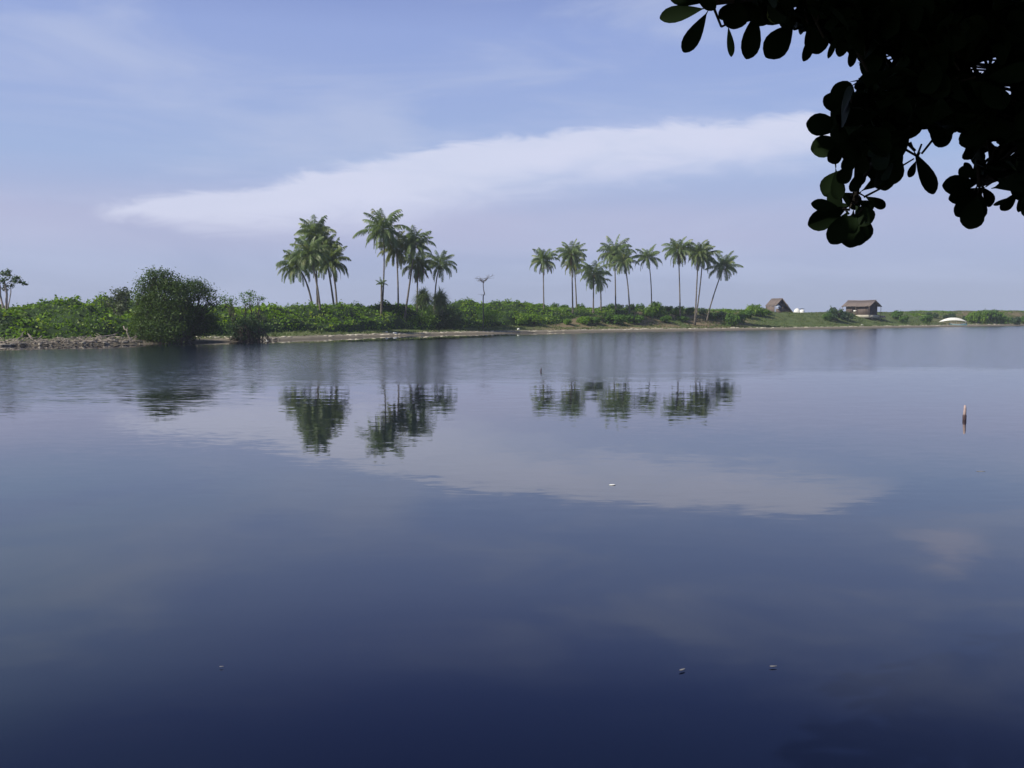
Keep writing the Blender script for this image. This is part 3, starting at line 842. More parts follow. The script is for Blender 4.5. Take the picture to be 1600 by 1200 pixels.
def flat_tree():
    rng = np.random.default_rng(106); Y = YY(6, 150); s = Y / F
    b = at(6, 490, Y); b.z = terrain(b.x, b.y) - 0.1
    root = empty('bare_trunked_tree', b)
    tag(root, 'sparse flat-topped tree with pale bare trunks at the left edge', 'tree')
    P = lambda px, py, dy=0.0: tuple(at(px, py, Y + dy) - b)
    mb = MB()
    for pts, r0 in (([(10, 490), (10, 474), (10.5, 458), (8, 446), (6, 436)], 0.17), ([(5, 490), (4, 476), (0.5, 462), (0, 448), (-3, 434)], 0.15),
                    ([(11, 486), (15, 468), (17, 456), (17, 444), (20, 440)], 0.08), ([(3, 489), (-8, 468), (-15, 450), (-16, 436)], 0.12),
                    ([(8, 446), (14, 440), (26, 440), (36, 443)], 0.05), ([(6, 437), (11, 432), (14, 424)], 0.05), ([(0, 448), (6, 452), (12, 452)], 0.04)):
        mb.tube([P(p[0], p[1], rng.normal() * 0.3) for p in pts], [r0 * (1 - 0.6 * k / len(pts)) for k in range(len(pts))], n=7)
    mb.build('trunk', M['pale_bark'], root, smooth=True)
    mb = MB(); L = []
    for px, py, rx, ry in [(3, 427, 8, 2.4), (-12, 430, 11, 4), (5, 437, 9, 3.5), (-6, 441, 9, 3), (14, 424, 2.6, 2), (14, 430, 1.4, 1.2), (18, 435, 6, 1.6), (27, 434, 4, 1.6), (24, 439, 7, 1.8),
                           (19, 446, 1.6, 1.2), (39.5, 443.5, 3.2, 0.9), (33, 441, 3, 1), (8, 447, 2, 3), (9, 452.5, 5, 0.9), (-18, 442, 11, 4)]:
        L.append((P(px, py, rng.normal() * 0.5), (rx * s, rx * s * 0.8, ry * s)))
    lump_leaves(rng, L, 0.26, mb, 1.7, 0.14, 9)
    mb.build('crown', M['tree2'], root)
flat_tree()
make_tree('shore_bush', 'dark dense bush hanging over the stones in the left corner of the shore', 'bush', 107, (-5, 538), [
    (5, 508, 18, 14), (-20, 500, 25, 20), (2, 524, 20, 13), (14, 521, 9, 12)], 135, 'dark_shrub', 0.26, 1.2, trunk_r=0.08)

# shrub prototypes
def shrub_proto(name, seed, mat, kind=0):
    rng = np.random.default_rng(seed)
    root = empty(name, (0, 0, 0))
    mb = MB()
    for k in range(7):
        a = rng.uniform(0, 6.28)
        limb(mb, (rng.normal() * 0.08, rng.normal() * 0.08, -0.15), (math.cos(a) * 0.55, math.sin(a) * 0.55, rng.uniform(0.5, 0.95)), 0.035, 0.01, rng)
    mb.build('stem', M['bark'], root)
    mb = MB()
    lumps = [((0, 0, 0.45), (0.75, 0.75, 0.42))]
    for k in range(6):
        a = rng.uniform(0, 6.28); q = rng.uniform(0.2, 0.65)
        lumps.append(((math.cos(a) * q, math.sin(a) * q, rng.uniform(0.3, 0.75)), (0.34, 0.34, 0.26)))
    if kind == 1:                    # feathery, upright
        lumps = [((rng.uniform(-0.6, 0.6), rng.uniform(-0.4, 0.4), rng.uniform(0.3, 0.8)), (0.3, 0.3, 0.3)) for k in range(8)]
    lump_leaves(rng, lumps, 0.17, mb, 7.0, 0.09, 7, up=0.45)
    mb.build('foliage', M[mat], root)
    return root
PROT = {'g': shrub_proto('shrub', 201, 'shrub'), 'c': shrub_proto('shrub', 202, 'creeper'), 'd': shrub_proto('shrub', 203, 'dark_shrub'),
        'y': shrub_proto('shrub', 204, 'grey_shrub'), 'f': shrub_proto('shrub', 205, 'shrub', 1)}
USED = set()
rs = random.Random(77)
def copy_tree(o, parent=None):
    c = o.copy(); COL.objects.link(c)
    if parent is not None: c.parent = parent
    for ch in [x for x in bpy.data.objects if x.parent == o]:
        copy_tree(ch, c)
    return c
def shrub(kind, px, ytop, ybase, halfw, label, group=None, Y=None, deep=1.0):
    o = PROT[kind] if kind not in USED else copy_tree(PROT[kind])
    USED.add(kind)
    if Y is None:
        b = hit(px, ybase)
    else:
        b = at(px, ybase, YY(px, Y))
    z = terrain(b.x, b.y)
    D = b.y
    ztop = at(px, ytop, D).z
    o.location = (b.x, b.y, z - 0.05)
    o.rotation_euler = (0, 0, rs.uniform(0, 6.28))
    w = halfw * D / F / 0.92
    h = max(0.5, (ztop - z)) / 1.02
    h = min(h, 1.5 * w); o.scale = (w, w * deep, h)
    tag(o, label, 'shrub', group)
    return o
# crest shrubs behind the right-hand palms
G1 = 'shrubs along the crest behind the right-hand palms'; L1 = 'low dense shrub on the crest behind the right-hand row of palms'
for i, (px, yt, hw, k) in enumerate([(822, 472, 9, 'f'), (836, 474, 8, 'g'), (849, 475, 8, 'd'), (867, 474, 9, 'f'), (880, 475, 9, 'g'), (908, 475, 8, 'f'),
        (942, 477, 9, 'd'), (956, 475, 9, 'f'), (968, 473, 9, 'd'), (985, 473, 10, 'd'), (1001, 475, 9, 'f'), (1043, 477, 8, 'g'), (1060, 477, 10, 'c'),
        (1077, 478, 8, 'g'), (1098, 479, 9, 'd'), (1112, 480, 8, 'g'), (1126, 480, 9, 'd')]):
    shrub(k, px, yt, 486, hw, L1, G1, Y=248 + (i % 3) * 2.0)
shrub('c', 1025, 470, 486, 16, 'broad bright green shrub on the crest, below the thin single palm', Y=243)
shrub('c', 1012, 473, 488, 10, 'small bright shrub touching the left side of the broad bright crest shrub', Y=241)
shrub('d', 968, 476, 493, 11, 'dark shrub under the dark-trunked upright palm', Y=235)
shrub('d', 988, 482, 494, 12, 'dark spreading shrub at the foot of the left-leaning pale palm', Y=233)
shrub('d', 882, 483, 492, 12, 'brownish dark shrub left of the bushy second palm of the right-hand row', Y=234)
shrub('g', 1145, 481, 492, 13, 'green shrub just right of the slanting last palm', Y=240)
shrub('d', 1138, 487, 503, 15, 'dark low bush on the slope right of the slanting palm foot')
shrub('g', 1157, 476, 490, 10, 'shrub on the crest midway between the slanting palm and the left hut', Y=250)
shrub('c', 1176, 474, 491, 13, 'bright leafy shrub against the left side of the left hut', Y=262)
shrub('g', 1166, 483, 496, 12, 'low green shrub in front of the leafy shrub by the left hut')
shrub('c', 1190, 479, 494, 12, 'light green shrub covering the lower left side of the left hut', Y=262)
shrub('g', 1199, 483, 494, 8, 'green shrub in front of the left hut below its pale blue tarpaulin', Y=266)
# front patches
shrub('c', 833, 489, 507, 16, 'rounded bright green patch low on the bank below the leftmost palm of the row')
shrub('c', 808, 488, 507, 18, 'wide bright green patch low on the bank, left of the leftmost row palm')
shrub('c', 887, 497, 507, 8, 'small lone green tuft on bare brown soil below the bushy second palm')
shrub('c', 912, 493, 506, 12, 'bright green patch low on the bank below the shortest palms')
shrub('g', 928, 493, 506, 12, 'mid green patch beside the bright patch below the shortest palms')
shrub('g', 960, 490, 506, 20, 'grassy green mound low on the bank below the middle of the row')
shrub('g', 988, 491, 506, 17, 'grassy green mound right of the similar one, below the left-leaning pale palm')
shrub('g', 1040, 492, 504, 10, 'small green shrub beside the sandy scar on the bank')
shrub('g', 1068, 492, 503, 10, 'small green shrub left of the two slanting palm feet')
# under the screw pines
make_tree('shrub', 'greyish green shrub rising under the right screw pine tuft', 'shrub', 151, (690, 512), [(692, 484, 16, 10), (684, 494, 14, 10), (700, 495, 14, 10)], 203, 'grey_shrub', 0.24, 1.0, trunk_r=0.06, per=12)
make_tree('shrub', 'dark shrub thicket below the screw pines, its foot reaching the beach', 'shrub', 152, (695, 514), [(698, 500, 19, 13), (683, 504, 16, 11), (712, 503, 14, 11), (706, 491, 15, 9)], 199, 'dark_shrub', 0.26, 1.1, trunk_r=0.06, per=14)
make_tree('shrub', 'leafy shrub under the left screw pine tuft', 'shrub', 153, (664, 512), [(664, 492, 13, 10), (656, 502, 12, 8), (672, 503, 11, 9)], 197, 'creeper', 0.28, 1.0, trunk_r=0.06, per=12)
make_tree('shrub', 'dark green shrub below the dead tree', 'shrub', 154, (756, 510), [(757, 490, 12, 8), (762, 500, 11, 8), (770, 494, 9, 7)], 210, 'shrub', 0.28, 0.9, trunk_r=0.06, per=12)
shrub('d', 532, 469, 486, 5, 'small dark upright shrub at the foot of the paired palm trunks', Y=194)
shrub('g', 545, 476, 492, 16, 'dark green mound right of the first palm clump', Y=191)
shrub('g', 570, 478, 492, 12, 'dark green mound between the first and second palm clumps', Y=191)
shrub('g', 508, 478, 494, 14, 'green mound around the trunks of the first palm clump', Y=190)
# left side
G2 = 'shrubs on the left bank'; L2 = 'leafy shrub in the hedge-like growth behind the stones of the left shore'
for px, yt, yb, hw, k, Y in [(25, 486, 512, 14, 'g', 146), (45, 484, 510, 13, 'f', 148), (62, 478, 508, 14, 'f', 152), (80, 485, 512, 13, 'd', 148),
        (100, 482, 512, 15, 'g', 150), (122, 477, 508, 16, 'c', 154), (140, 476, 508, 14, 'g', 154), (157, 481, 514, 13, 'd', 148), (172, 484, 520, 14, 'd', 145),
        (60, 497, 524, 16, 'g', 141), (95, 500, 525, 15, 'd', 141), (135, 496, 524, 16, 'g', 141), (205, 500, 528, 13, 'g', 142), (185, 506, 527, 13, 'g', 140), (35, 500, 524, 14, 'd', 140)]:
    shrub(k, px, yt, yb, hw, L2, G2, Y=Y)
shrub('g', 345, 488, 510, 12, 'green shrub between the spreading tree and the sparse mangrove', Y=160)
shrub('y', 335, 503, 524, 13, 'pale green shrub above the sand between the two waterside trees', Y=156)
shrub('c', 418, 488, 512, 14, 'light green shrub just right of the sparse mangrove', Y=166)
shrub('y', 405, 486, 512, 13, 'greyish green shrub behind the sparse mangrove', Y=163)
# right side
shrub('d', 1304, 477, 501, 16, 'dark rounded bush in front of the right hut, taller left half')
shrub('d', 1323, 484, 501, 13, 'dark rounded bush in front of the right hut, lower right half')
shrub('g', 1292, 487, 501, 8, 'small bush at the left foot of the dark bush in front of the right hut')
shrub('g', 1401, 479, 493, 9, 'green bush on the grass right of the right hut', Y=290)
shrub('g', 1412, 486, 496, 8, 'low green tuft in front of the bush right of the right hut', Y=284)
shrub('g', 1447, 489, 499, 9, 'low green tuft left of the covered boat', Y=287)
G3 = 'small crest shrubs behind the covered boat'; L3 = 'small dark shrub on the skyline behind the covered boat'
for px, yt, hw in [(1452, 482, 4), (1462, 481, 4), (1478, 480, 3.5), (1487, 476, 6), (1508, 478, 4)]:
    shrub('d', px, yt - 3.5, 487, hw + 1.5, L3, G3, Y=303)
G4 = 'bright shrubs on the right-hand dune'; L4 = 'bright green shrub covering the dune near the right edge'
for px, yt, yb, hw in [(1519, 482, 489, 11), (1530, 479, 491, 13), (1543, 482, 496, 14), (1556, 478.5, 490, 12), (1565, 482, 490, 9)]:
    shrub('c' if px != 1543 else 'g', px, yt - 5.5, yb, hw, L4, G4, Y=298)
shrub('g', 1576, 476, 486, 7, 'dark green shrub on top of the dune at the right edge', Y=304)
shrub('d', 1588, 487, 498, 9, 'dark shrub low on the dune at the right edge', Y=292)
shrub('g', 1602, 486, 494, 9, 'green shrub cut by the right edge of the view', Y=298)

# screw pines
def screw_pine(seed, px, py, rpx, base, Y, label):
    rng = np.random.default_rng(seed); Y = YY(base[0], Y)
    b = at(base[0], base[1], Y); b.z = terrain(b.x, b.y) - 0.1
    root = empty('screw_pine', b); tag(root, label, 'screw pine', 'screw pines below the second palm clump')
    h = at(px, py, Y) - b
    mb = MB(); limb(mb, (0, 0, 0), tuple(h), 0.13, 0.10, rng)
    heads = [h, h + Vector((-0.6, 0.3, -0.45)), h + Vector((0.6, -0.2, -0.5)), h + Vector((0.1, 0.2, 0.35)), h + Vector((-0.2, -0.4, -0.8)), h + Vector((0.35, 0.3, -0.95))]
    for q in heads[1:]: limb(mb, tuple(h * 0.75), tuple(q), 0.08, 0.06, rng)
    mb.build('trunk', M['pale_bark'], root, smooth=True)
    mb = MB(); s = rpx * Y / F
    for q in heads:
        V = []
        for i in range(170):
            d = Vector(rng.normal(size=3).tolist()).normalized(); d.z = d.z * 0.8 + 0.15; d.normalize()
            L = s * rng.uniform(0.7, 1.0); sd = d.cross(Vector((0, 0, 1)))
            sd = sd.normalized() if sd.length > 1e-3 else Vector((1, 0, 0))
            w = 0.045
            m_ = q + d * L * 0.6; t = m_ + (d + Vector((0, 0, -0.7))).normalized() * L * 0.45
            V.append([tuple(q - sd * w), tuple(q + sd * w), tuple(m_ + sd * w), tuple(m_ - sd * w)])
            V.append([tuple(m_ - sd * w), tuple(m_ + sd * w), tuple(t + sd * 0.01), tuple(t - sd * 0.01)])
        mb.quads(np.array(V))
    mb.build('crown', M['palm'], root)
screw_pine(301, 661, 464, 19, (657, 490), 198, 'left one of two round spiky screw pine tufts before the second palm clump')
screw_pine(302, 687, 465, 18, (690, 490), 200, 'right one of two round spiky screw pine tufts before the second palm clump')

# dead tree
def dead_tree():
    rng = np.random.default_rng(5)
    Y = YY(755, 206); s = Y / F
    b = at(755, 486, Y); b.z = terrain(b.x, b.y) - 0.1
    root = empty('dead_tree', b); tag(root, 'thin leafless tree with a flat forked top between the palm groups', 'dead tree')
    P = lambda px, py, dy=0: at(px, py, Y + dy) - b
    mb = MB()
    mb.tube([Vector((0, 0, 0)), P(755, 463), P(757, 459), P(755.5, 452), P(755, 444), P(755.5, 438)], [0.12, 0.10, 0.11, 0.08, 0.07, 0.05], n=7)
    mb.build('trunk', M['dead_wood'], root, smooth=True)
    mb = MB()
    for tip in [(743, 435), (748, 436), (746, 439), (765, 430), (770, 429), (762, 434), (759, 437), (752, 438), (767, 432), (750, 434)]:
        t = P(tip[0], tip[1], rng.normal() * 1.2)
        pts = limb(mb, tuple(P(755.3, 440 + rng.uniform(-2, 3))), tuple(t), 0.045, 0.02, rng, 0.3)
        for k in range(6):
            q = Vector(pts[2 + k % 4]); e = q + Vector((rng.normal() * 0.5, rng.normal() * 0.5, rng.normal() * 0.12 + 0.1))
            limb(mb, tuple(q), tuple(e), 0.022, 0.012, rng, 0.3, 2)
    for tip in [(746, 460), (751, 462), (760, 461)]:
        limb(mb, tuple(P(756.5, 461)), tuple(P(*tip)), 0.03, 0.012, rng, 0.2)
    mb.build('branches', M['dead_wood'], root)
dead_tree()

# ------------------------------------------------------------------ stones, driftwood, litter
def stone_mesh(seed):
    rng = np.random.default_rng(seed)
    mb = MB(); n, m = 8, 5
    vs = []
    for j in range(m + 1):
        ph = math.pi * j / m
        for i in range(n):
            a = 2 * math.pi * i / n
            v = Vector((math.sin(ph) * math.cos(a), math.sin(ph) * math.sin(a), math.cos(ph) * 0.62))
            v *= 0.5 * (1 + 0.45 * mnoise.noise(v * 2.2 + Vector((seed, 0, 0))))
            vs.append(v)
    fs = [(j * n + i, j * n + (i + 1) % n, (j + 1) * n + (i + 1) % n, (j + 1) * n + i) for j in range(m) for i in range(n)]
    mb.add(vs, fs)
    return mb
stones = []
for k in range(4):
    o = stone_mesh(k * 3 + 1).build('stone', M['stone']); stones.append(o)
rs2 = random.Random(4)
cnt = 0
for k in range(230):
    px = rs2.uniform(-12, 222)
    if rs2.random() < 0.12: px = rs2.uniform(400, 430)
    d = rs2.uniform(0.1, 2.3) if px < 222 else rs2.uniform(0.5, 3)
    # solve for x along this pixel column
    y = 100.0
    for _ in range(5):
        x = (px - CX) / F * y; y = float(yshore(x)) + d
    o = stones[k] if k < 4 else stones[k % 4].copy()
    if k >= 4: COL.objects.link(o)
    s = rs2.uniform(0.12, 0.33) * (1.7 if rs2.random() < 0.10 else 1)
    o.location = (x, y, terrain(x, y) + 0.12 * s + (0.1 if rs2.random() < 0.4 else 0))
    o.scale = (s * rs2.uniform(0.8, 2.2), s, s * rs2.uniform(0.6, 1.1))
    o.rotation_euler = (rs2.uniform(-0.4, 0.4), rs2.uniform(-0.4, 0.4), rs2.uniform(0, 6))
    tag(o, 'pale grey stone in the rubble heaped along the left shoreline', 'stone', 'stones heaped along the left shoreline')

def driftwood(px, py, L, ang, tilt, label, r=0.08, forks=2, seed=1):
    rng = np.random.default_rng(seed)
    b = hit(px, py, 70)
    mb = MB()
    d = Vector((math.cos(ang) * math.cos(tilt), math.sin(ang) * math.cos(tilt), math.sin(tilt)))
    pts = limb(mb, (0, 0, 0), tuple(d * L), r, r * 0.5, rng, 0.35)
    for k in range(forks):
        q = Vector(pts[1 + k]); e = q + Vector((rng.normal() * 0.4, rng.normal() * 0.3, rng.uniform(0.1, 0.6))) * L * 0.35
        limb(mb, tuple(q), tuple(e), r * 0.6, r * 0.25, rng)
    o = mb.build('driftwood', M['driftwood']); o.location = (b.x, b.y, b.z + 0.12)
    tag(o, label, 'driftwood', 'driftwood on the left shore')
driftwood(205, 533, 1.9, 2.6, 0.9, 'upright forked driftwood stump among stones just left of the largest tree', 0.13, 3, 1)
driftwood(212, 531, 1.6, 1.0, 1.0, 'second upright driftwood stub touching the largest tree', 0.12, 3, 2)
driftwood(150, 530, 2.4, 0.3, 0.25, 'long pale driftwood branch rising from the rubble, midway along the stones', 0.08, 2, 3)
driftwood(112, 527, 2.2, 2.8, 0.1, 'driftwood log lying at the grass edge above the stones', 0.09, 1, 4)
driftwood(52, 536, 2.0, 2.3, 0.45, 'tilted pale driftwood branch among the stones near the left corner bush', 0.07, 2, 5)
driftwood(25, 537, 1.6, 1.2, 0.8, 'short leaning driftwood stick beside the left corner bush', 0.06, 2, 6)

def debris():
    rng = np.random.default_rng(31); mb = MB()
    for k in range(260):
        px = rng.uniform(-10, 215); dd = rng.uniform(0.3, 3.0); y = 130
        for _ in range(5):
            x = (px - CX) / F * y; y = float(yshore(x)) + dd
        z = terrain(x, y) + rng.uniform(0.05, 0.35)
        L = rng.uniform(0.4, 1.5); a = rng.uniform(0, 6.28); tl = rng.normal() * 0.3
        d = Vector((math.cos(a) * math.cos(tl), math.sin(a) * 0.5, math.sin(tl))) * L * 0.5
        p = Vector((x, y, z)); r_ = rng.uniform(0.02, 0.055)
        mb.tube([p - d, p + Vector((0, 0, 0.05 * L)), p + d], [r_, r_, r_ * 0.5], n=5)
    tag(mb.build('driftwood_litter', M['driftwood']), 'tangled pale sticks washed up among the stones of the left shore', 'driftwood', kind='stuff')
debris()

# shell rubble on the tide line
def build_rubble():
    rng = np.random.default_rng(12)
    mb = MB()
    proto = [np.concatenate(stone_mesh(50 + k).v) for k in range(3)]
    n, m = 8, 5
    fs = [(j * n + i, j * n + (i + 1) % n, (j + 1) * n + (i + 1) % n, (j + 1) * n + i) for j in range(m) for i in range(n)]
    for k in range(900):
        px = rng.uniform(300, 1600)
        if px < 940 and rng.uniform() < 0.55: continue
        if fbm(px * 0.03, 5.0) < -0.1 and rng.uniform() < 0.8: continue
        dd = rng.normal() * 1.0 + (9.0 if px > 900 else 6.0)
        y = 150
        for _ in range(6):
            x = (px - CX) / F * y; y = float(yshore(x)) + dd
        s = rng.uniform(0.15, 0.55)
        V = proto[k % 3] * np.array([s * rng.uniform(1, 2.4), s, s * 0.55]) + np.array([x, y, terrain(x, y) + 0.03])
        mb.add(V, fs)
    tag(mb.build('shell_rubble', M['shell']), 'broken line of pale shells and coral rubble along the beach', 'shells', kind='stuff')
build_rubble()

def litter(name, px, py, sx, sy, sz, label, cat, z=None, mat='white', Y=None):
    mb = stone_mesh(int(px)); o = mb.build(name, M[mat], smooth=True)
    p = atz(px, py, z) if z is not None else hit(px, py, 65)
    o.location = (p.x, p.y, p.z + sz * 0.2); o.scale = (sx, sy, sz)
    tag(o, label, cat)
    return o
litter('plastic_bag', 617, 521.5, 0.8, 0.5, 0.5, 'white plastic bag on the sand below the yellowing palm', 'litter')
litter('plastic_scrap', 604, 519.5, 0.5, 0.3, 0.3, 'smaller white scrap on the sand just left of the white bag', 'litter')
litter('plastic_bag', 810, 515.5, 0.6, 0.4, 0.6, 'small white bag on the beach below the leftmost row palm', 'litter')
litter('plastic_bottle', 417, 533, 0.45, 0.25, 0.3, 'white bottle at the waterline right of the sparse mangrove', 'litter')
litter('plastic_scrap', 1347, 508, 0.7, 0.5, 0.5, 'white scrap on the beach in front of the right hut', 'litter')
litter('floating_litter', 957, 758, 0.115, 0.07, 0.03, 'tiny bright white scrap floating in the cloud reflection mid lagoon', 'litter', 0.0)
litter('floating_foam', 1532, 736.5, 0.18, 0.08, 0.012, 'faint pale scrap floating below the marker post', 'litter', 0.0, 'float_leaf')

def float_leaf(px, py, L, rz, label):
    mb = MB(); vs = []; n = 8
    for k in range(n + 1):
        t = k / n; w = 0.32 * L * math.sin(math.pi * t ** 0.8) * 0.5
        z = 0.012 + 0.10 * L * (t - 0.5) ** 2
        vs += [(t * L - L / 2, -w, z + 0.12 * w), (t * L - L / 2, 0, z), (t * L - L / 2, w, z + 0.12 * w)]
    fs = []
    for k in range(n):
        for j in range(2):
            a = k * 3 + j; fs.append((a, a + 1, a + 4, a + 3))
    mb.add(vs, fs)
    o = mb.build('floating_leaf', M['float_leaf'], smooth=True)
    p = atz(px, py, 0); o.location = p; o.rotation_euler = (0, 0, rz)
    o.modifiers.new('thick', 'SOLIDIFY').thickness = 0.004
    tag(o, label, 'leaf', 'leaves floating on the near water')
float_leaf(1066, 1049, 0.075, 0.7, 'curled pale leaf floating near the bottom, left of the other one')
float_leaf(1208, 1043.5, 0.065, 0.1, 'small straight pale leaf floating near the bottom, right of the curled one')
float_leaf(346, 1044, 0.035, 0.1, 'tiny leaf speck floating on the lower left water')

# marker post in the lagoon
def marker_post():
    p = atz(1507, 655.5, 0)
    root = empty('marker_post', p); root.scale = (0.46, 0.46, 0.655); tag(root, 'short bleached post standing in the lagoon, dark at the waterline', 'post')
    mb = MB(); mb.tube([(0, 0, 0.12), (0.005, 0, 0.3), (0.015, 0, 0.48), (0.01, 0, 0.62)], [0.095, 0.09, 0.08, 0.055], n=9); mb.build('shaft', M['post_pink'], root, smooth=True)
    mb = MB(); mb.tube([(0, 0, -0.6), (0, 0, 0.0), (0, 0, 0.15), (0, 0, 0.22)], [0.11, 0.115, 0.12, 0.10], n=9); mb.build('wet_collar', M['post_dark'], root, smooth=True)
    mb = MB(); mb.tube([(0.03, 0, 0.40), (0.085, 0, 0.43)], [0.03, 0.02], n=6); mb.build('knot', M['post_dark'], root)
marker_post()
def stick():
    p = atz(845, 581, 0)
    mb = MB(); mb.tube([(0, 0, -0.4), (0.01, 0, 0.05), (0.03, 0, 0.22), (0.02, 0, 0.30)], [0.07, 0.065, 0.05, 0.02], n=7)
    mb.tube([(0.02, 0, 0.18), (0.10, 0, 0.27)], [0.02, 0.012], n=5)
    o = mb.build('stake', M['post_dark'], smooth=True); o.location = p; o.scale = (0.6, 0.6, 0.65)
    tag(o, 'tiny dark stake poking out of the water below the leftmost row palm', 'stake')
stick()

# ------------------------------------------------------------------ huts
def slab_quad(mb, a, b, c, d, th):
    a, b, c, d = map(Vector, (a, b, c, d))
    n = (b - a).cross(d - a).normalized() * th
    vs = [a, b, c, d, a - n, b - n, c - n, d - n]
    mb.add(vs, [(0,1,2,3),(7,6,5,4),(0,4,5,1),(1,5,6,2),(2,6,7,3),(3,7,4,0)])
def thatch_roof(mb, W, L, ze, zr, over, seed, th=0.16):
    rng = random.Random(seed)
    for sg in (-1, 1):
        n = 14
        for i in range(n):
            y0 = -L / 2 + L * i / n; y1 = y0 + L / n
            e = rng.uniform(-0.10, 0.10); zz = ze + e * 0.5
            sag = 0.12 * math.sin(math.pi * i / n)
            dz = rng.uniform(0, 0.05)
            a = (sg * (W / 2 + e), y0, zz + dz); b = (sg * (W / 2 + e), y1, zz + dz); c = (0, y1, zr - sag + dz); d = (0, y0, zr - sag + dz)
            if sg > 0: slab_quad(mb, a, b, c, d, th)
            else: slab_quad(mb, b, a, d, c, th)
def hut_left():
    D = YY(1214, 283)
    b = at(1214, 489, D); gz = terrain(b.x, b.y)
    root = empty('thatched_hut', (b.x, b.y, gz - 0.1), R(15)); root.scale = (D / 283, D / 283, 1)
    tag(root, 'left thatched hut with an open dark gable, one roof side reaching the ground', 'hut', 'thatched huts on the spit')
    s = D / F
    zr = (489 - 465) * s + 0.1
    W, L = 5.8, 6.0
    mb = MB()
    # left roof side short, right side long down to the ground
    n = 12; rng = random.Random(3)
    for i in range(n):
        y0 = -L / 2 + L * i / n; y1 = y0 + L / n; e = rng.uniform(-0.1, 0.1); dz = rng.uniform(0, 0.05)
        slab_quad(mb, (-2.1 + e, y1, 2.35 + dz), (-2.1 + e, y0, 2.35 + dz), (-0.05, y0, zr + dz), (-0.05, y1, zr + dz), 0.14)
        slab_quad(mb, (3.6 + e, y0, 0.25 + dz), (3.6 + e, y1, 0.25 + dz), (-0.05, y1, zr + dz - 0.01), (-0.05, y0, zr + dz - 0.01), 0.14)
    mb.build('roof', M['thatch'], root)
    mb = MB()
    y = -L / 2 + 0.9
    mb.add([(-1.9, y, 2.3), (2.0, y, 1.85), (-0.05, y, zr - 0.25), (-1.9, y + 0.08, 2.3), (2.0, y + 0.08, 1.85), (-0.05, y + 0.08, zr - 0.25)],
           [(0, 1, 2), (5, 4, 3), (0, 3, 4, 1), (1, 4, 5, 2), (2, 5, 3, 0)])
    mb.build('gable_panel', M['thatch_dark'], root)  # dark sheet painting the shade inside the open gable
    mb = MB(); mb.box((0.8, -L / 2 + 1.0, 0.85), (4.4, 0.1, 1.35)); mb.build('front_wall', M['plank'], root)
    mb = MB(); mb.box((-1.85, 0.4, 1.15), (0.1, 4.6, 2.2)); mb.build('side_wall', M['plank'], root)
    for (px, py) in ((-1.95, -2.7), (3.0, -2.7), (-1.95, 2.7), (0.2, -2.75)):
        mb = MB(); top = 2.4 if px < 0 else (0.9 if px > 2 else 2.0)
        mb.tube([(px, py, -0.2), (px, py, top)], [0.08, 0.07], n=6); mb.build('post', M['pole'], root)
    mb = MB()
    slab_quad(mb, (-2.0, -L / 2 - 0.1, 1.95), (-0.4, -L / 2 - 0.15, 1.85), (-1.2, -L / 2 + 0.3, 2.75), (-1.95, -L / 2 + 0.3, 2.6), 0.03)
    mb.build('tarpaulin', M['tarp'], root)
hut_left()

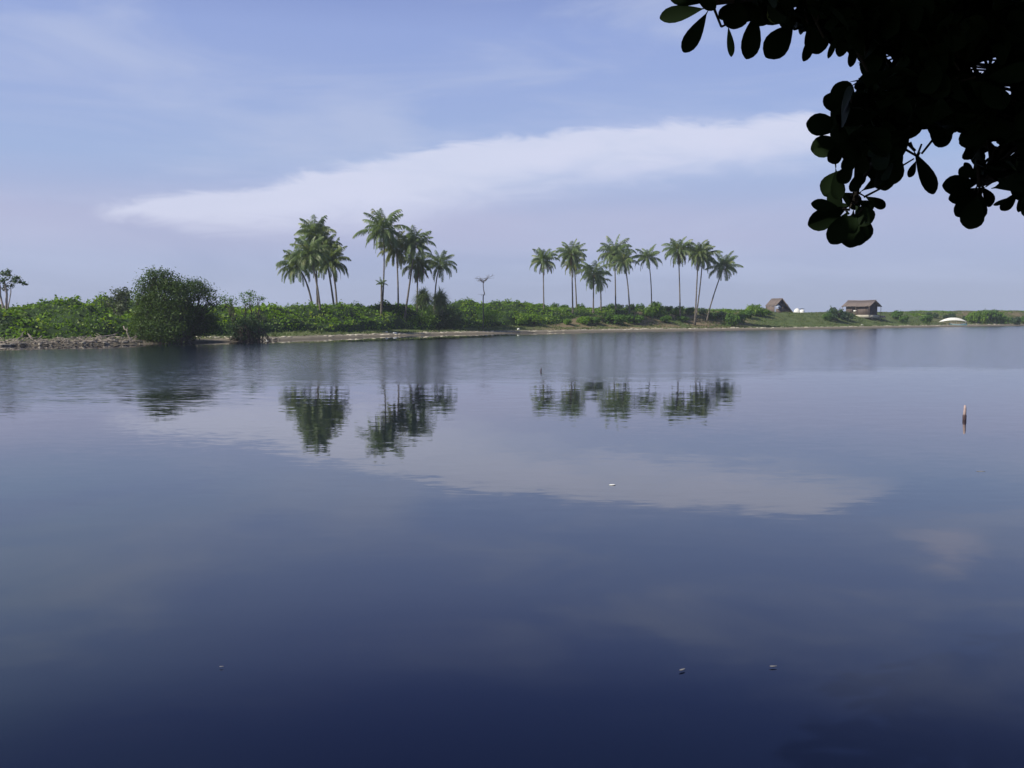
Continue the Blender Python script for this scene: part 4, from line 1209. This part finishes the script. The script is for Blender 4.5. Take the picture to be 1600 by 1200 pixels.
def hut_right():
    b = hit(1346, 495.5, 200)
    D = b.y + 2.5; b = at(1346, 495, D); gz = terrain(b.x, b.y)
    s = D / F
    root = empty('thatched_hut', (b.x, b.y, gz - 0.05), R(-140)); root.scale = (D / 265, D / 265, 1)
    tag(root, 'right thatched hut with a long grey-brown roof, plank walls and a white-framed window', 'hut', 'thatched huts on the spit')
    z0 = at(1346, 495, D).z - gz                     # floor level
    zr = at(1346, 469.5, D).z - gz + 0.05; ze = zr - 1.75
    L, W = 8.2, 6.2
    mb = MB(); thatch_roof(mb, W, L, ze, zr, 0.5, 5); mb.build('roof', M['thatch'], root)
    mb = MB(); mb.tube([(0, -L / 2, zr + 0.03), (0, 0, zr - 0.08), (0, L / 2, zr + 0.03)], [0.12, 0.12, 0.12], n=6); mb.build('ridge_cap', M['thatch'], root)
    wl, ww = 6.4, 4.4; zf = 0.25
    # local +x faces away?  long wall towards camera is at local x = -ww/2 or +ww/2
    camdir = Vector((-b.x, -b.y, 0)).normalized()
    lx = Vector((math.cos(R(-140)), math.sin(R(-140)), 0))
    sg = 1 if lx.dot(camdir) > 0 else -1
    ztop = ze + 0.55
    mb = MB()
    # front wall with window opening at wy0..wy1
    ly = Vector((-math.sin(R(-140)), math.cos(R(-140)), 0))
    wy0, wy1, wz0, wz1 = -1.35, -0.05, 1.15, 2.05
    X = sg * ww / 2
    for (ya, yb, za, zb) in ((-wl / 2, wy0, zf, ztop), (wy1, wl / 2, zf, ztop), (wy0, wy1, zf, wz0), (wy0, wy1, wz1, ztop)):
        mb.box((X, (ya + yb) / 2, (za + zb) / 2), (0.1, yb - ya, zb - za))
    mb.box((-X, 0, (zf + ztop) / 2), (0.1, wl, ztop - zf))
    mb.build('wall', M['plank'], root)
    for yy in (wl / 2 - 0.05, -wl / 2 + 0.05):
        mb = MB()
        mb.box((0, yy, (zf + ztop) / 2), (ww - 0.104, 0.1, ztop - zf))
        mb.add([(-ww / 2, yy - 0.05, ztop), (ww / 2, yy - 0.05, ztop), (0, yy - 0.05, zr - 0.3), (-ww / 2, yy + 0.05, ztop), (ww / 2, yy + 0.05, ztop), (0, yy + 0.05, zr - 0.3)],
               [(0, 1, 2), (5, 4, 3), (0, 3, 4, 1), (1, 4, 5, 2), (2, 5, 3, 0)])
        mb.build('gable_wall', M['thatch_dark'], root)  # gable end coloured dark as its shaded side
    mb = MB(); mb.box((0, 0, -0.2), (ww + 1.2, wl + 1.0, 0.90)); mb.build('floor_slab', M['concrete'], root)
    wn = empty('window', (0, 0, 0)); wn.parent = root
    mb = MB(); mb.box((X - sg * 0.12, (wy0 + wy1) / 2, (wz0 + wz1) / 2), (0.04, wy1 - wy0 + 0.2, wz1 - wz0 + 0.2)); mb.build('dark_interior', M['dark_cloth'], wn)  # near-black sheet stands in for the shade indoors
    mb = MB(); mb.box((X + sg * 0.03, (wy0 + wy1) / 2 + 0.1, wz0 + 0.28), (0.08, 0.85, 0.42)); mb.build('white_shutter', M['white'], wn)
    mb = MB(); mb.box((X + sg * 0.06, (wy0 + wy1) / 2, wz0 - 0.05), (0.14, 1.5, 0.09)); mb.build('sill', M['pole'], wn)
    for (xx, yy) in ((2.85, 3.85), (-2.85, 3.85), (2.85, -3.85), (-2.85, -3.85), (2.85, 0.0)):
        mb = MB(); mb.tube([(xx, yy, -0.2), (xx, yy, ze + 0.1)], [0.07, 0.06], n=6); mb.build('post', M['pole'], root)
    return b, D
hb, hD = hut_right()

def bench(px, py, Y, label):
    p = at(px, py, Y); z = terrain(p.x, p.y)
    root = empty('wooden_bench', (p.x, p.y, z), R(-10)); tag(root, label, 'bench')
    mb = MB(); mb.box((0, 0, 0.75), (1.7, 0.8, 0.07)); mb.build('seat', M['concrete'], root)
    for x in (-0.75, 0.75):
        for y in (-0.32, 0.32):
            mb = MB(); mb.box((x, y, 0.30), (0.09, 0.09, 0.83)); mb.build('leg', M['concrete'], root)
    mb = MB(); mb.box((0.1, 0.38, 1.15), (1.5, 0.06, 0.5)); mb.build('backrest', M['post_pink'], root)
bench(1379, 494, hD, 'pale wooden bench with a backrest on the grass right of the right hut')
def rail_seat():
    p = at(1361, 494.5, hD - 4.2); z = terrain(p.x, p.y)
    root = empty('low_table', (p.x, p.y, z), R(-30)); tag(root, 'low plank table in front of the dark gable of the right hut', 'table')
    mb = MB(); mb.box((0, 0, 0.42), (0.95, 0.5, 0.06)); mb.build('tabletop', M['concrete'], root)
    for x in (-0.4, 0.4):
        for y in (-0.18, 0.18):
            mb = MB(); mb.box((x, y, 0.15), (0.07, 0.07, 0.48)); mb.build('leg', M['pole'], root)
rail_seat()

# post by the left hut
def hut_post():
    D = YY(1230, 282); p = at(1230.5, 487, D); z = terrain(p.x, p.y)
    zt = at(1230.5, 475.5, D).z - z
    root = empty('wooden_post', (p.x, p.y, z)); tag(root, 'pale post with a dark top standing right of the left hut', 'post')
    mb = MB(); mb.tube([(0, 0, -0.2), (0, 0, zt * 0.6)], [0.12, 0.11], n=7); mb.build('shaft', M['boat_white'], root)
    mb = MB(); mb.tube([(0, 0, zt * 0.6 + 0.002), (0, 0, zt * 0.75), (0.02, 0, zt)], [0.17, 0.18, 0.08], n=7); mb.build('dark_cap', M['dark_cloth'], root)
hut_post()

# white covered mounds on the crest
def white_mound(px, Y, w, h, label, seed):
    ybase = 488.5; Y = YY(px, Y)
    p = at(px, ybase, Y); z = terrain(p.x, p.y)
    ztop = at(px, 489 - h, Y).z
    mb = MB(); n, m = 14, 6; vs = []
    H = ztop - z; Wm = w * Y / F
    for j in range(m + 1):
        ph = math.pi / 2 * j / m
        for i in range(n):
            a = 2 * math.pi * i / n
            q = Vector((math.cos(a) * math.sin(ph) ** 0.8, math.sin(a) * math.sin(ph) ** 0.8, math.cos(ph)))
            k = 1 + 0.18 * mnoise.noise(q * 2.0 + Vector((seed, 0, 0)))
            vs.append((q.x * Wm * k, q.y * Wm * 0.8 * k, q.z * H * k - (0.2 if j == m else 0)))
    fs = [(j * n + i, j * n + (i + 1) % n, (j + 1) * n + (i + 1) % n, (j + 1) * n + i) for j in range(m) for i in range(n)]
    mb.add(vs, fs)
    o = mb.build('covered_heap', M['white'], smooth=True); o.location = (p.x, p.y, z)
    tag(o, label, 'covered heap', 'white covered heaps between the huts')
white_mound(1245.5, 286, 5.5, 7.2, 'larger white tarpaulin-covered heap on the grass crest between the huts, left one', 1)
white_mound(1253.5, 285, 4.2, 5.4, 'smaller white covered heap with a dark pole on it, right one of the pair', 2)
def dark_pole():
    p = at(1253, 482.6, YY(1253, 285))
    mb = MB(); mb.tube([(-0.65, 0, 0.0), (0, 0.02, 0.03), (0.7, 0, 0.02)], [0.08, 0.09, 0.07], n=6)
    o = mb.build('dark_bundle', M['dark_cloth']); o.location = p
    tag(o, 'dark narrow bundle lying across the smaller white heap', 'bundle')
dark_pole()

# covered boat
def boat():
    p = atz(1493, 509.6, 0.0)
    Y = p.y; s = 273.0 / F
    root = empty('covered_boat', (p.x, p.y, 0.0), R(-4)); root.scale = (Y / 273,) * 3
    tag(root, 'teal boat at the right shore under a long arched white canopy', 'boat')
    # hull
    mb = MB(); n = 16; sec = []
    Lh = 4.6; x0 = -1.7
    for k in range(n + 1):
        t = k / n
        w = 0.72 * (math.sin(math.pi * min(max(t * 0.86 + 0.10, 0.02), 0.98)) ** 0.6)
        sheer = 0.50 + 0.32 * (2 * t - 0.9) ** 2
        x = x0 + Lh * t
        sec.append([(x, -w, sheer), (x, -w * 0.96, 0.18), (x, -w * 0.62, -0.10), (x, 0, -0.20), (x, w * 0.62, -0.10), (x, w * 0.96, 0.18), (x, w, sheer),
                    (x, w - 0.07, sheer), (x, w * 0.55, 0.02), (x, -w * 0.55, 0.02), (x, -w + 0.07, sheer)])
    vs = [v for q in sec for v in q]; m = 11
    fs = [(k * m + j, k * m + (j + 1) % m, (k + 1) * m + (j + 1) % m, (k + 1) * m + j) for k in range(n) for j in range(m)]
    fs += [tuple(range(m)), tuple(n * m + j for j in range(m))[::-1]]
    mb.add(vs, fs); mb.build('hull', M['teal'], root)
    mb = MB()
    for sg in (-1, 1):
        pts = [(q[0][0], sg * abs(q[0][1]), q[0][2] + 0.03) for q in sec]
        mb.tube(pts, [0.055] * len(pts), n=5)
    mb.build('gunwale', M['boat_white'], root)
    for xx in (-0.6, 0.6, 1.7):
        mb = MB(); mb.box((xx, 0, 0.42), (0.28, 1.15, 0.05)); mb.build('bench', M['boat_white'], root)
    mb = MB(); mb.box((1.55, -0.25, 0.62), (0.45, 0.3, 0.4)); mb.build('engine_box', M['post_dark'], root)
    # canopy: arched lengthwise and across
    mb = MB(); nx, ny = 24, 8; th = 0.05
    cx0 = (1468.5 - 1493) * s; cx1 = (1509.5 - 1493) * s; vs = []
    for sd in (0, 1):
        for i in range(nx + 1):
            t = i / nx; x = cx0 + (cx1 - cx0) * t
            u_ = 2 * t - 1
            zc = 1.22 + 0.38 * (1 - abs(u_) ** 2.1)
            hw = 1.0 * (1 - 0.55 * u_ ** 4)
            for j in range(ny + 1):
                v = 2 * j / ny - 1
                vs.append((x, v * hw, zc + 0.72 * (1 - v * v) * max(0.0, 1 - abs(u_) ** 2.1) ** 0.9 + (0 if sd == 0 else -th)))
    q = (nx + 1) * (ny + 1); fs = []
    for i in range(nx):
        for j in range(ny):
            a = i * (ny + 1) + j
            fs.append((a, a + ny + 1, a + ny + 2, a + 1)); fs.append((q + a + 1, q + a + ny + 2, q + a + ny + 1, q + a))
    for i in range(nx):
        a = i * (ny + 1); fs.append((a, q + a, q + a + ny + 1, a + ny + 1)); a += ny; fs.append((a, a + ny + 1, q + a + ny + 1, q + a))
    mb.add(vs, fs); mb.build('canopy', M['canopy_white'], root, smooth=True)
    for xx in (-1.5, 0.0, 1.4, 2.4):
        for sg in (-1, 1):
            t = (xx - cx0) / (cx1 - cx0); u_ = 2 * t - 1
            zt = 1.22 + 0.38 * (1 - abs(u_) ** 2.1) + 0.02
            mb = MB(); mb.tube([(xx, sg * 0.60, 0.45), (xx, sg * 0.85, zt + 0.05)], [0.022, 0.022], n=5); mb.build('canopy_pole', M['boat_white'], root)
boat()

# ------------------------------------------------------------------ overhanging tree beside the camera
LEAVES = [  # base px, tip px, width px
 ((1104,12),(1031,28),27), ((1107,16),(1068,82),27), ((1104,4),(1046,-6),27), ((1150,-8),(1147,46),42), ((1138,38),(1143,88),13),
 ((1183,14),(1167,92),34), ((1243,33),(1197,89),42), ((1275,38),(1256,96),20), ((1262,36),(1280,84),42), ((1312,45),(1294,91),10), ((1326,38),(1311,89),20),
 ((1337,55),(1329,105),15), ((1378,112),(1344,104),30), ((1338,172),(1305,131),38), ((1328,182),(1288,150),32), ((1322,198),(1260,193),36),
 ((1326,222),(1267,233),36), ((1322,228),(1294,252),26), ((1318,262),(1288,306),36), ((1306,262),(1310,312),24), ((1328,322),(1263,352),36), ((1316,326),(1268,318),20),
 ((1326,328),(1298,381),36), ((1334,328),(1328,387),42), ((1336,320),(1360,350),34), ((1338,326),(1352,378),34), ((1350,306),(1384,324),17), ((1336,297),(1353,272),13),
 ((1345,300),(1398,262),26), ((1388,214),(1374,296),44), ((1392,220),(1397,288),34), ((1332,232),(1320,270),24), ((1345,236),(1348,272),24), ((1428,234),(1460,303),28),
 ((1432,250),(1420,277),13), ((1448,190),(1482,226),34), ((1532,286),(1473,290),32), ((1528,296),(1483,311),26), ((1528,302),(1514,358),38), ((1522,298),(1494,338),34),
 ((1528,278),(1498,264),20), ((1524,282),(1507,254),13), ((1592,298),(1564,329),20), ((1586,306),(1552,321),8), ((1604,285),(1592,332),15), ((1534,290),(1550,322),22),
 ((1150,0),(1125,30),22), ((1200,0),(1182,40),34), ((1222,0),(1215,38),36), ((1240,5),(1225,45),30), ((1170,-4),(1155,34),36), ((1085,-8),(1118,14),22),
 ((1345,205),(1300,210),34), ((1350,260),(1330,300),22), ((1412,232),(1400,262),14), ((1340,335),(1318,360),34), ((1310,300),(1345,322),26), ((1380,214),(1360,278),34), ((1376,230),(1384,298),36), ((1368,222),(1352,262),26), ((1330,318),(1280,338),34), ((1342,330),(1344,384),32),
 ((1318,325),(1296,300),24), ((1345,312),(1362,330),24), ((1540,292),(1500,322),34), ((1534,300),(1524,344),30), ((1545,270),(1515,275),26), ((1575,290),(1600,312),18), ((1335,255),(1310,285),26),
]
POLY = [(1120, -60), (1135, -10), (1180, 20), (1240, 38), (1290, 62), (1340, 78), (1358, 108), (1338, 125), (1318, 152), (1306, 172), (1298, 205), (1303, 236), (1330, 258), (1352, 250), (1362, 285), (1392, 288), (1402, 240), (1414, 218),
        (1446, 196), (1490, 212), (1524, 248), (1534, 298), (1580, 296), (1640, 300), (1700, 250), (1700, -60)]
HOLES = [(1400, 190, 3, 4), (1440, 150, 2, 3), (1475, 120, 3, 2), (1520, 145, 2, 4), (1555, 60, 3, 3), (1420, 40, 2, 2), (1340, 150, 3, 3), (1585, 240, 4, 4), (1500, 210, 3, 3), (1575, 275, 4, 3), (1380, 130, 2, 3), (1437, 218, 8, 12), (1552, 241, 14, 5), (1533, 104, 9, 10), (1560, 100, 5, 5), (1352, 20, 3, 8), (1240, 15, 2, 3), (1253, 15, 2, 2), (1496, 84, 5, 9), (1415, 150, 3, 3), (1470, 160, 2, 3), (1510, 175, 3, 2), (1378, 60, 3, 3), (1430, 90, 2, 3), (1560, 180, 3, 4), (1590, 90, 4, 3), (1460, 60, 2, 2), (1350, 200, 4, 5), (1322, 215, 4, 3), (1585, 150, 5, 3), (1365, 245, 3, 4),
         (1388, 88, 7, 10), (1333, 192, 3, 5), (1545, 285, 5, 3), (1571, 134, 5, 6), (1543, 213, 4, 6), (1583, 196, 3, 3), (1538, 68, 2, 2), (1314, 235, 5, 2), (1505, 112, 4, 3)]
def inpoly(x, y, P):
    c = False; j = len(P) - 1
    for i in range(len(P)):
        if (P[i][1] > y) != (P[j][1] > y) and x < (P[j][0] - P[i][0]) * (y - P[i][1]) / (P[j][1] - P[i][1]) + P[i][0]: c = not c
        j = i
    return c
def leaf_verts(b, t, w, nrm, curl=0.12):
    """obovate leaf with a midrib fold, from base b to tip t, max width w"""
    b = Vector(b); t = Vector(t); ax = t - b; L = ax.length; ax.normalize()
    sd = ax.cross(nrm)
    if sd.length < 1e-4: sd = ax.cross(Vector((1, 0.2, 0.1)))
    sd.normalize(); up = sd.cross(ax)
    prof = [(0, 0.03), (0.10, 0.10), (0.25, 0.42), (0.42, 0.74), (0.58, 0.95), (0.72, 1.0), (0.84, 0.88), (0.93, 0.60), (0.985, 0.25), (1.0, 0.03)]
    vs = []
    for s, k in prof:
        c = b + ax * (L * s) - up * (curl * L * (s - 0.5) ** 2)
        hw = w * 0.5 * k
        vs += [c - sd * hw + up * hw * 0.22, c, c + sd * hw + up * hw * 0.22]
    fs = []
    for k in range(len(prof) - 1):
        for j in range(2):
            a = k * 3 + j; fs.append((a, a + 1, a + 4, a + 3))
    return vs, fs
def near_tree():
    rng = np.random.default_rng(42)
    DZ = EYE - 4.8
    def W(x, y, z): return Vector((x, y, z + DZ))
    B = W(6.4, 0.3, 2.75)
    root = empty('almond_tree', B); tag(root, 'dark broad-leaved tree overhanging the top right corner', 'tree')
    wood = MB(); lv = MB()
    sub = lambda p: Vector(p) - B
    # trunk and main limbs
    trunk_top = W(6.0, 1.2, 7.0)
    wood.tube([sub(B + Vector((0, 0, -0.4))), sub(W(6.45, 0.5, 4.0)), sub(W(6.2, 0.9, 5.5)), sub(trunk_top), sub(W(5.8, 1.5, 8.6))], [0.34, 0.27, 0.23, 0.18, 0.10], n=12)
    def P3(px, py, Y): return at(px, py, Y)
    mains = [
        [trunk_top, W(5.0, 2.6, 7.1), P3(1690, 20, 4.6), P3(1560, 60, 4.5), P3(1450, 110, 4.4), P3(1385, 190, 4.3), P3(1345, 250, 4.25), P3(1335, 315, 4.2)],
        [W(5.0, 2.6, 7.1), P3(1700, -120, 4.4), P3(1480, -60, 4.1), P3(1300, -30, 3.9), P3(1200, -12, 3.8), P3(1112, 4, 3.75)],
        [W(6.2, 0.9, 5.6), P3(1760, 130, 4.8), P3(1640, 190, 4.7), P3(1560, 240, 4.6), P3(1530, 290, 4.5)],
        [trunk_top, W(4.0, 1.8, 8.3), W(2.0, 2.2, 8.6), W(0.2, 2.0, 8.5)],
        [trunk_top, W(4.5, -1.5, 8.2), W(2.5, -3.0, 8.4)],
        [trunk_top, W(8.0, 1.0, 8.6), W(10, 0.5, 8.7)],
        [trunk_top, W(6.5, -2.0, 8.3), W(7.0, -4.5, 8.2)],
        [trunk_top, W(6.8, 3.6, 8.4), W(7.2, 6.0, 8.6)]]
    for mi in mains:
        n = len(mi); r0 = 0.11 if mi[0] == trunk_top else 0.08
        wood.tube([sub(p) for p in mi], [r0 * (1 - 0.9 * i / (n - 1)) + 0.004 for i in range(n)], n=7)
    def nearest(p):
        best = None; bd = 1e9
        for mi in mains:
            for i in range(len(mi) - 1):
                for t in (0, 0.33, 0.66, 1):
                    q = mi[i].lerp(mi[i + 1], t); d = (q - p).length
                    if d < bd: bd = d; best = q
        return best
    # leaves that make the edge against the sky
    for k, (b, t, w) in enumerate(LEAVES):
        Y = 3.8 + 0.45 * min(1, max(0, (b[1]) / 300)) + rng.uniform(-0.15, 0.15)
        if b[0] > 1460 and b[1] > 150: Y += 0.3
        pb = P3(b[0], b[1], Y); pt = P3(t[0], t[1], Y + rng.uniform(-0.05, 0.05))
        wv = w * Y / F * 0.95
        nrm = Vector((rng.normal() * 0.18, -1, rng.normal() * 0.18 - 0.1)).normalized()
        vs, fs = leaf_verts(sub(pb), sub(pt), wv, nrm)
        lv.add(vs, fs)
        # petiole
        q = pb + (pb - pt).normalized() * 0.035
        wood.tube([sub(pb), sub(q)], [0.003, 0.005], n=4)
    for (a, b, r_) in [((1112, 2), (1116, 14), .006), ((1116, 14), (1127, 42), .006), ((1400, 225), (1436, 246), .006), ((1432, 246), (1440, 225), .005), ((1405, 262), (1428, 248), .004),
                       ((1345, 250), (1338, 318), .010), ((1318, 262), (1326, 238), .007), ((1385, 190), (1430, 236), .008), ((1530, 290), (1528, 250), .010), ((1480, 190), (1440, 240), .006),
                       ((1350, 308), (1385, 290), .005), ((1105, 12), (1140, -20), .007), ((1127, 42), (1140, 36), .005)]:
        wood.tube([sub(P3(a[0], a[1], 4.2)), sub(P3(b[0], b[1], 4.2))], [r_, r_ * 0.8], n=5)
    def rosette(c, axis, n, L, test=None):
        axis = axis.normalized()
        u_ = axis.orthogonal().normalized(); v_ = axis.cross(u_)
        ph = rng.uniform(0, 6.28)
        ok = 0
        for k in range(n):
            a = ph + k * 2.4; sp = rng.uniform(0.45, 1.15)
            d = (axis * math.cos(sp) + (u_ * math.cos(a) + v_ * math.sin(a)) * math.sin(sp)); d = (d + Vector((0, 0, -0.25))).normalized()
            l = L * rng.uniform(0.7, 1.15)
            tip = c + d * l
            if test and not test(c, tip, l): continue
            vs, fs = leaf_verts(sub(c + d * 0.03), sub(tip), l * rng.uniform(0.42, 0.55), axis + Vector(rng.normal(size=3).tolist()) * 0.25)
            lv.add(vs, fs); ok += 1
        return ok
    def test_vis(c, tip, l):
        for s in (0.25, 0.55, 0.8, 1.0):
            p = c.lerp(tip, s); q = proj(p)
            if q is None: return False
            if q[0] > 1612 or q[1] < -12: continue
            m = 0 if s == 1 else 4
            for dx, dy in ((m, 0), (-m, 0), (0, m), (0, -m)):
                if not inpoly(q[0] + dx, q[1] + dy, POLY): return False
            for hx, hy, rx, ry in HOLES:
                if ((q[0] - hx) / (rx + 9)) ** 2 + ((q[1] - hy) / (ry + 9)) ** 2 < 1: return False
        return True
    n = 0
    for k in range(4200):
        px = rng.uniform(1120, 1680); py = rng.uniform(-60, 300)
        if not inpoly(px, py, POLY): continue
        Y = rng.uniform(3.7, 5.6)
        c = P3(px, py, Y)
        ax = Vector((rng.normal() * 0.8, -rng.uniform(-0.3, 1.0), rng.normal() * 0.8 - 0.2))
        n += rosette(c, ax, 6, 0.19, test_vis)
        if k % 6 == 0:
            q = nearest(c)
            if (q - c).length < 1.6:
                mid = c.lerp(q, 0.5); qq = proj(mid)
                if qq and inpoly(qq[0], qq[1], POLY): wood.tube([sub(c), sub(mid + Vector((0, 0, 0.04))), sub(q)], [0.005, 0.008, 0.012], n=4)
    # unseen rest of the crown, spread overhead and left to shade the visible leaves
    def test_out(c, tip, l):
        for p in (c, tip):
            q = proj(p)
            if q is not None and -60 < q[0] < 1660 and -45 < q[1] < 1250: return False
        return True
    for k in range(4200):
        a = rng.uniform(0, 6.28); r_ = math.sqrt(rng.uniform(0, 1))
        c = Vector((2.6 + 7.2 * r_ * math.cos(a), 0.8 + 6.0 * r_ * math.sin(a), EYE + 1.8 + rng.uniform(-0.3, 2.2)))
        q = proj(c)
        if q is not None and -150 < q[0] < 1750 and -140 < q[1] < 1250: continue
        rosette(c, Vector((rng.normal() * 0.6, rng.normal() * 0.6, 0.7)), 7, 0.30, test_out)
    wood.build('trunk', M['near_bark'], root, smooth=True)
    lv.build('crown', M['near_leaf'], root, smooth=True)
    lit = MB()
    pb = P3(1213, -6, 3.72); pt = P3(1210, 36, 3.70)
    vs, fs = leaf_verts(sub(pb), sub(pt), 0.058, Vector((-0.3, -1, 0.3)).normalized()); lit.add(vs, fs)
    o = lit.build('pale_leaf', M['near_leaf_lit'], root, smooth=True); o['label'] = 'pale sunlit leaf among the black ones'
near_tree()

# ------------------------------------------------------------------ humid air
def build_haze():
    mb = MB(); mb.box((-50, 400, 13.5), (1500, 1000, 33.0))
    m = bpy.data.materials.new('humid air'); m.use_nodes = True
    T = NT(m.node_tree)
    v = T.node('ShaderNodeVolumePrincipled', {'Color': (0.80, 0.86, 1.0, 1), 'Density': 0.00032, 'Anisotropy': 0.2})
    out = T.node('ShaderNodeOutputMaterial'); T.l.new(v.outputs[0], out.inputs['Volume'])
    o = mb.build('haze', m); tag(o, kind='stuff')
HAZE = True
if HAZE: build_haze()
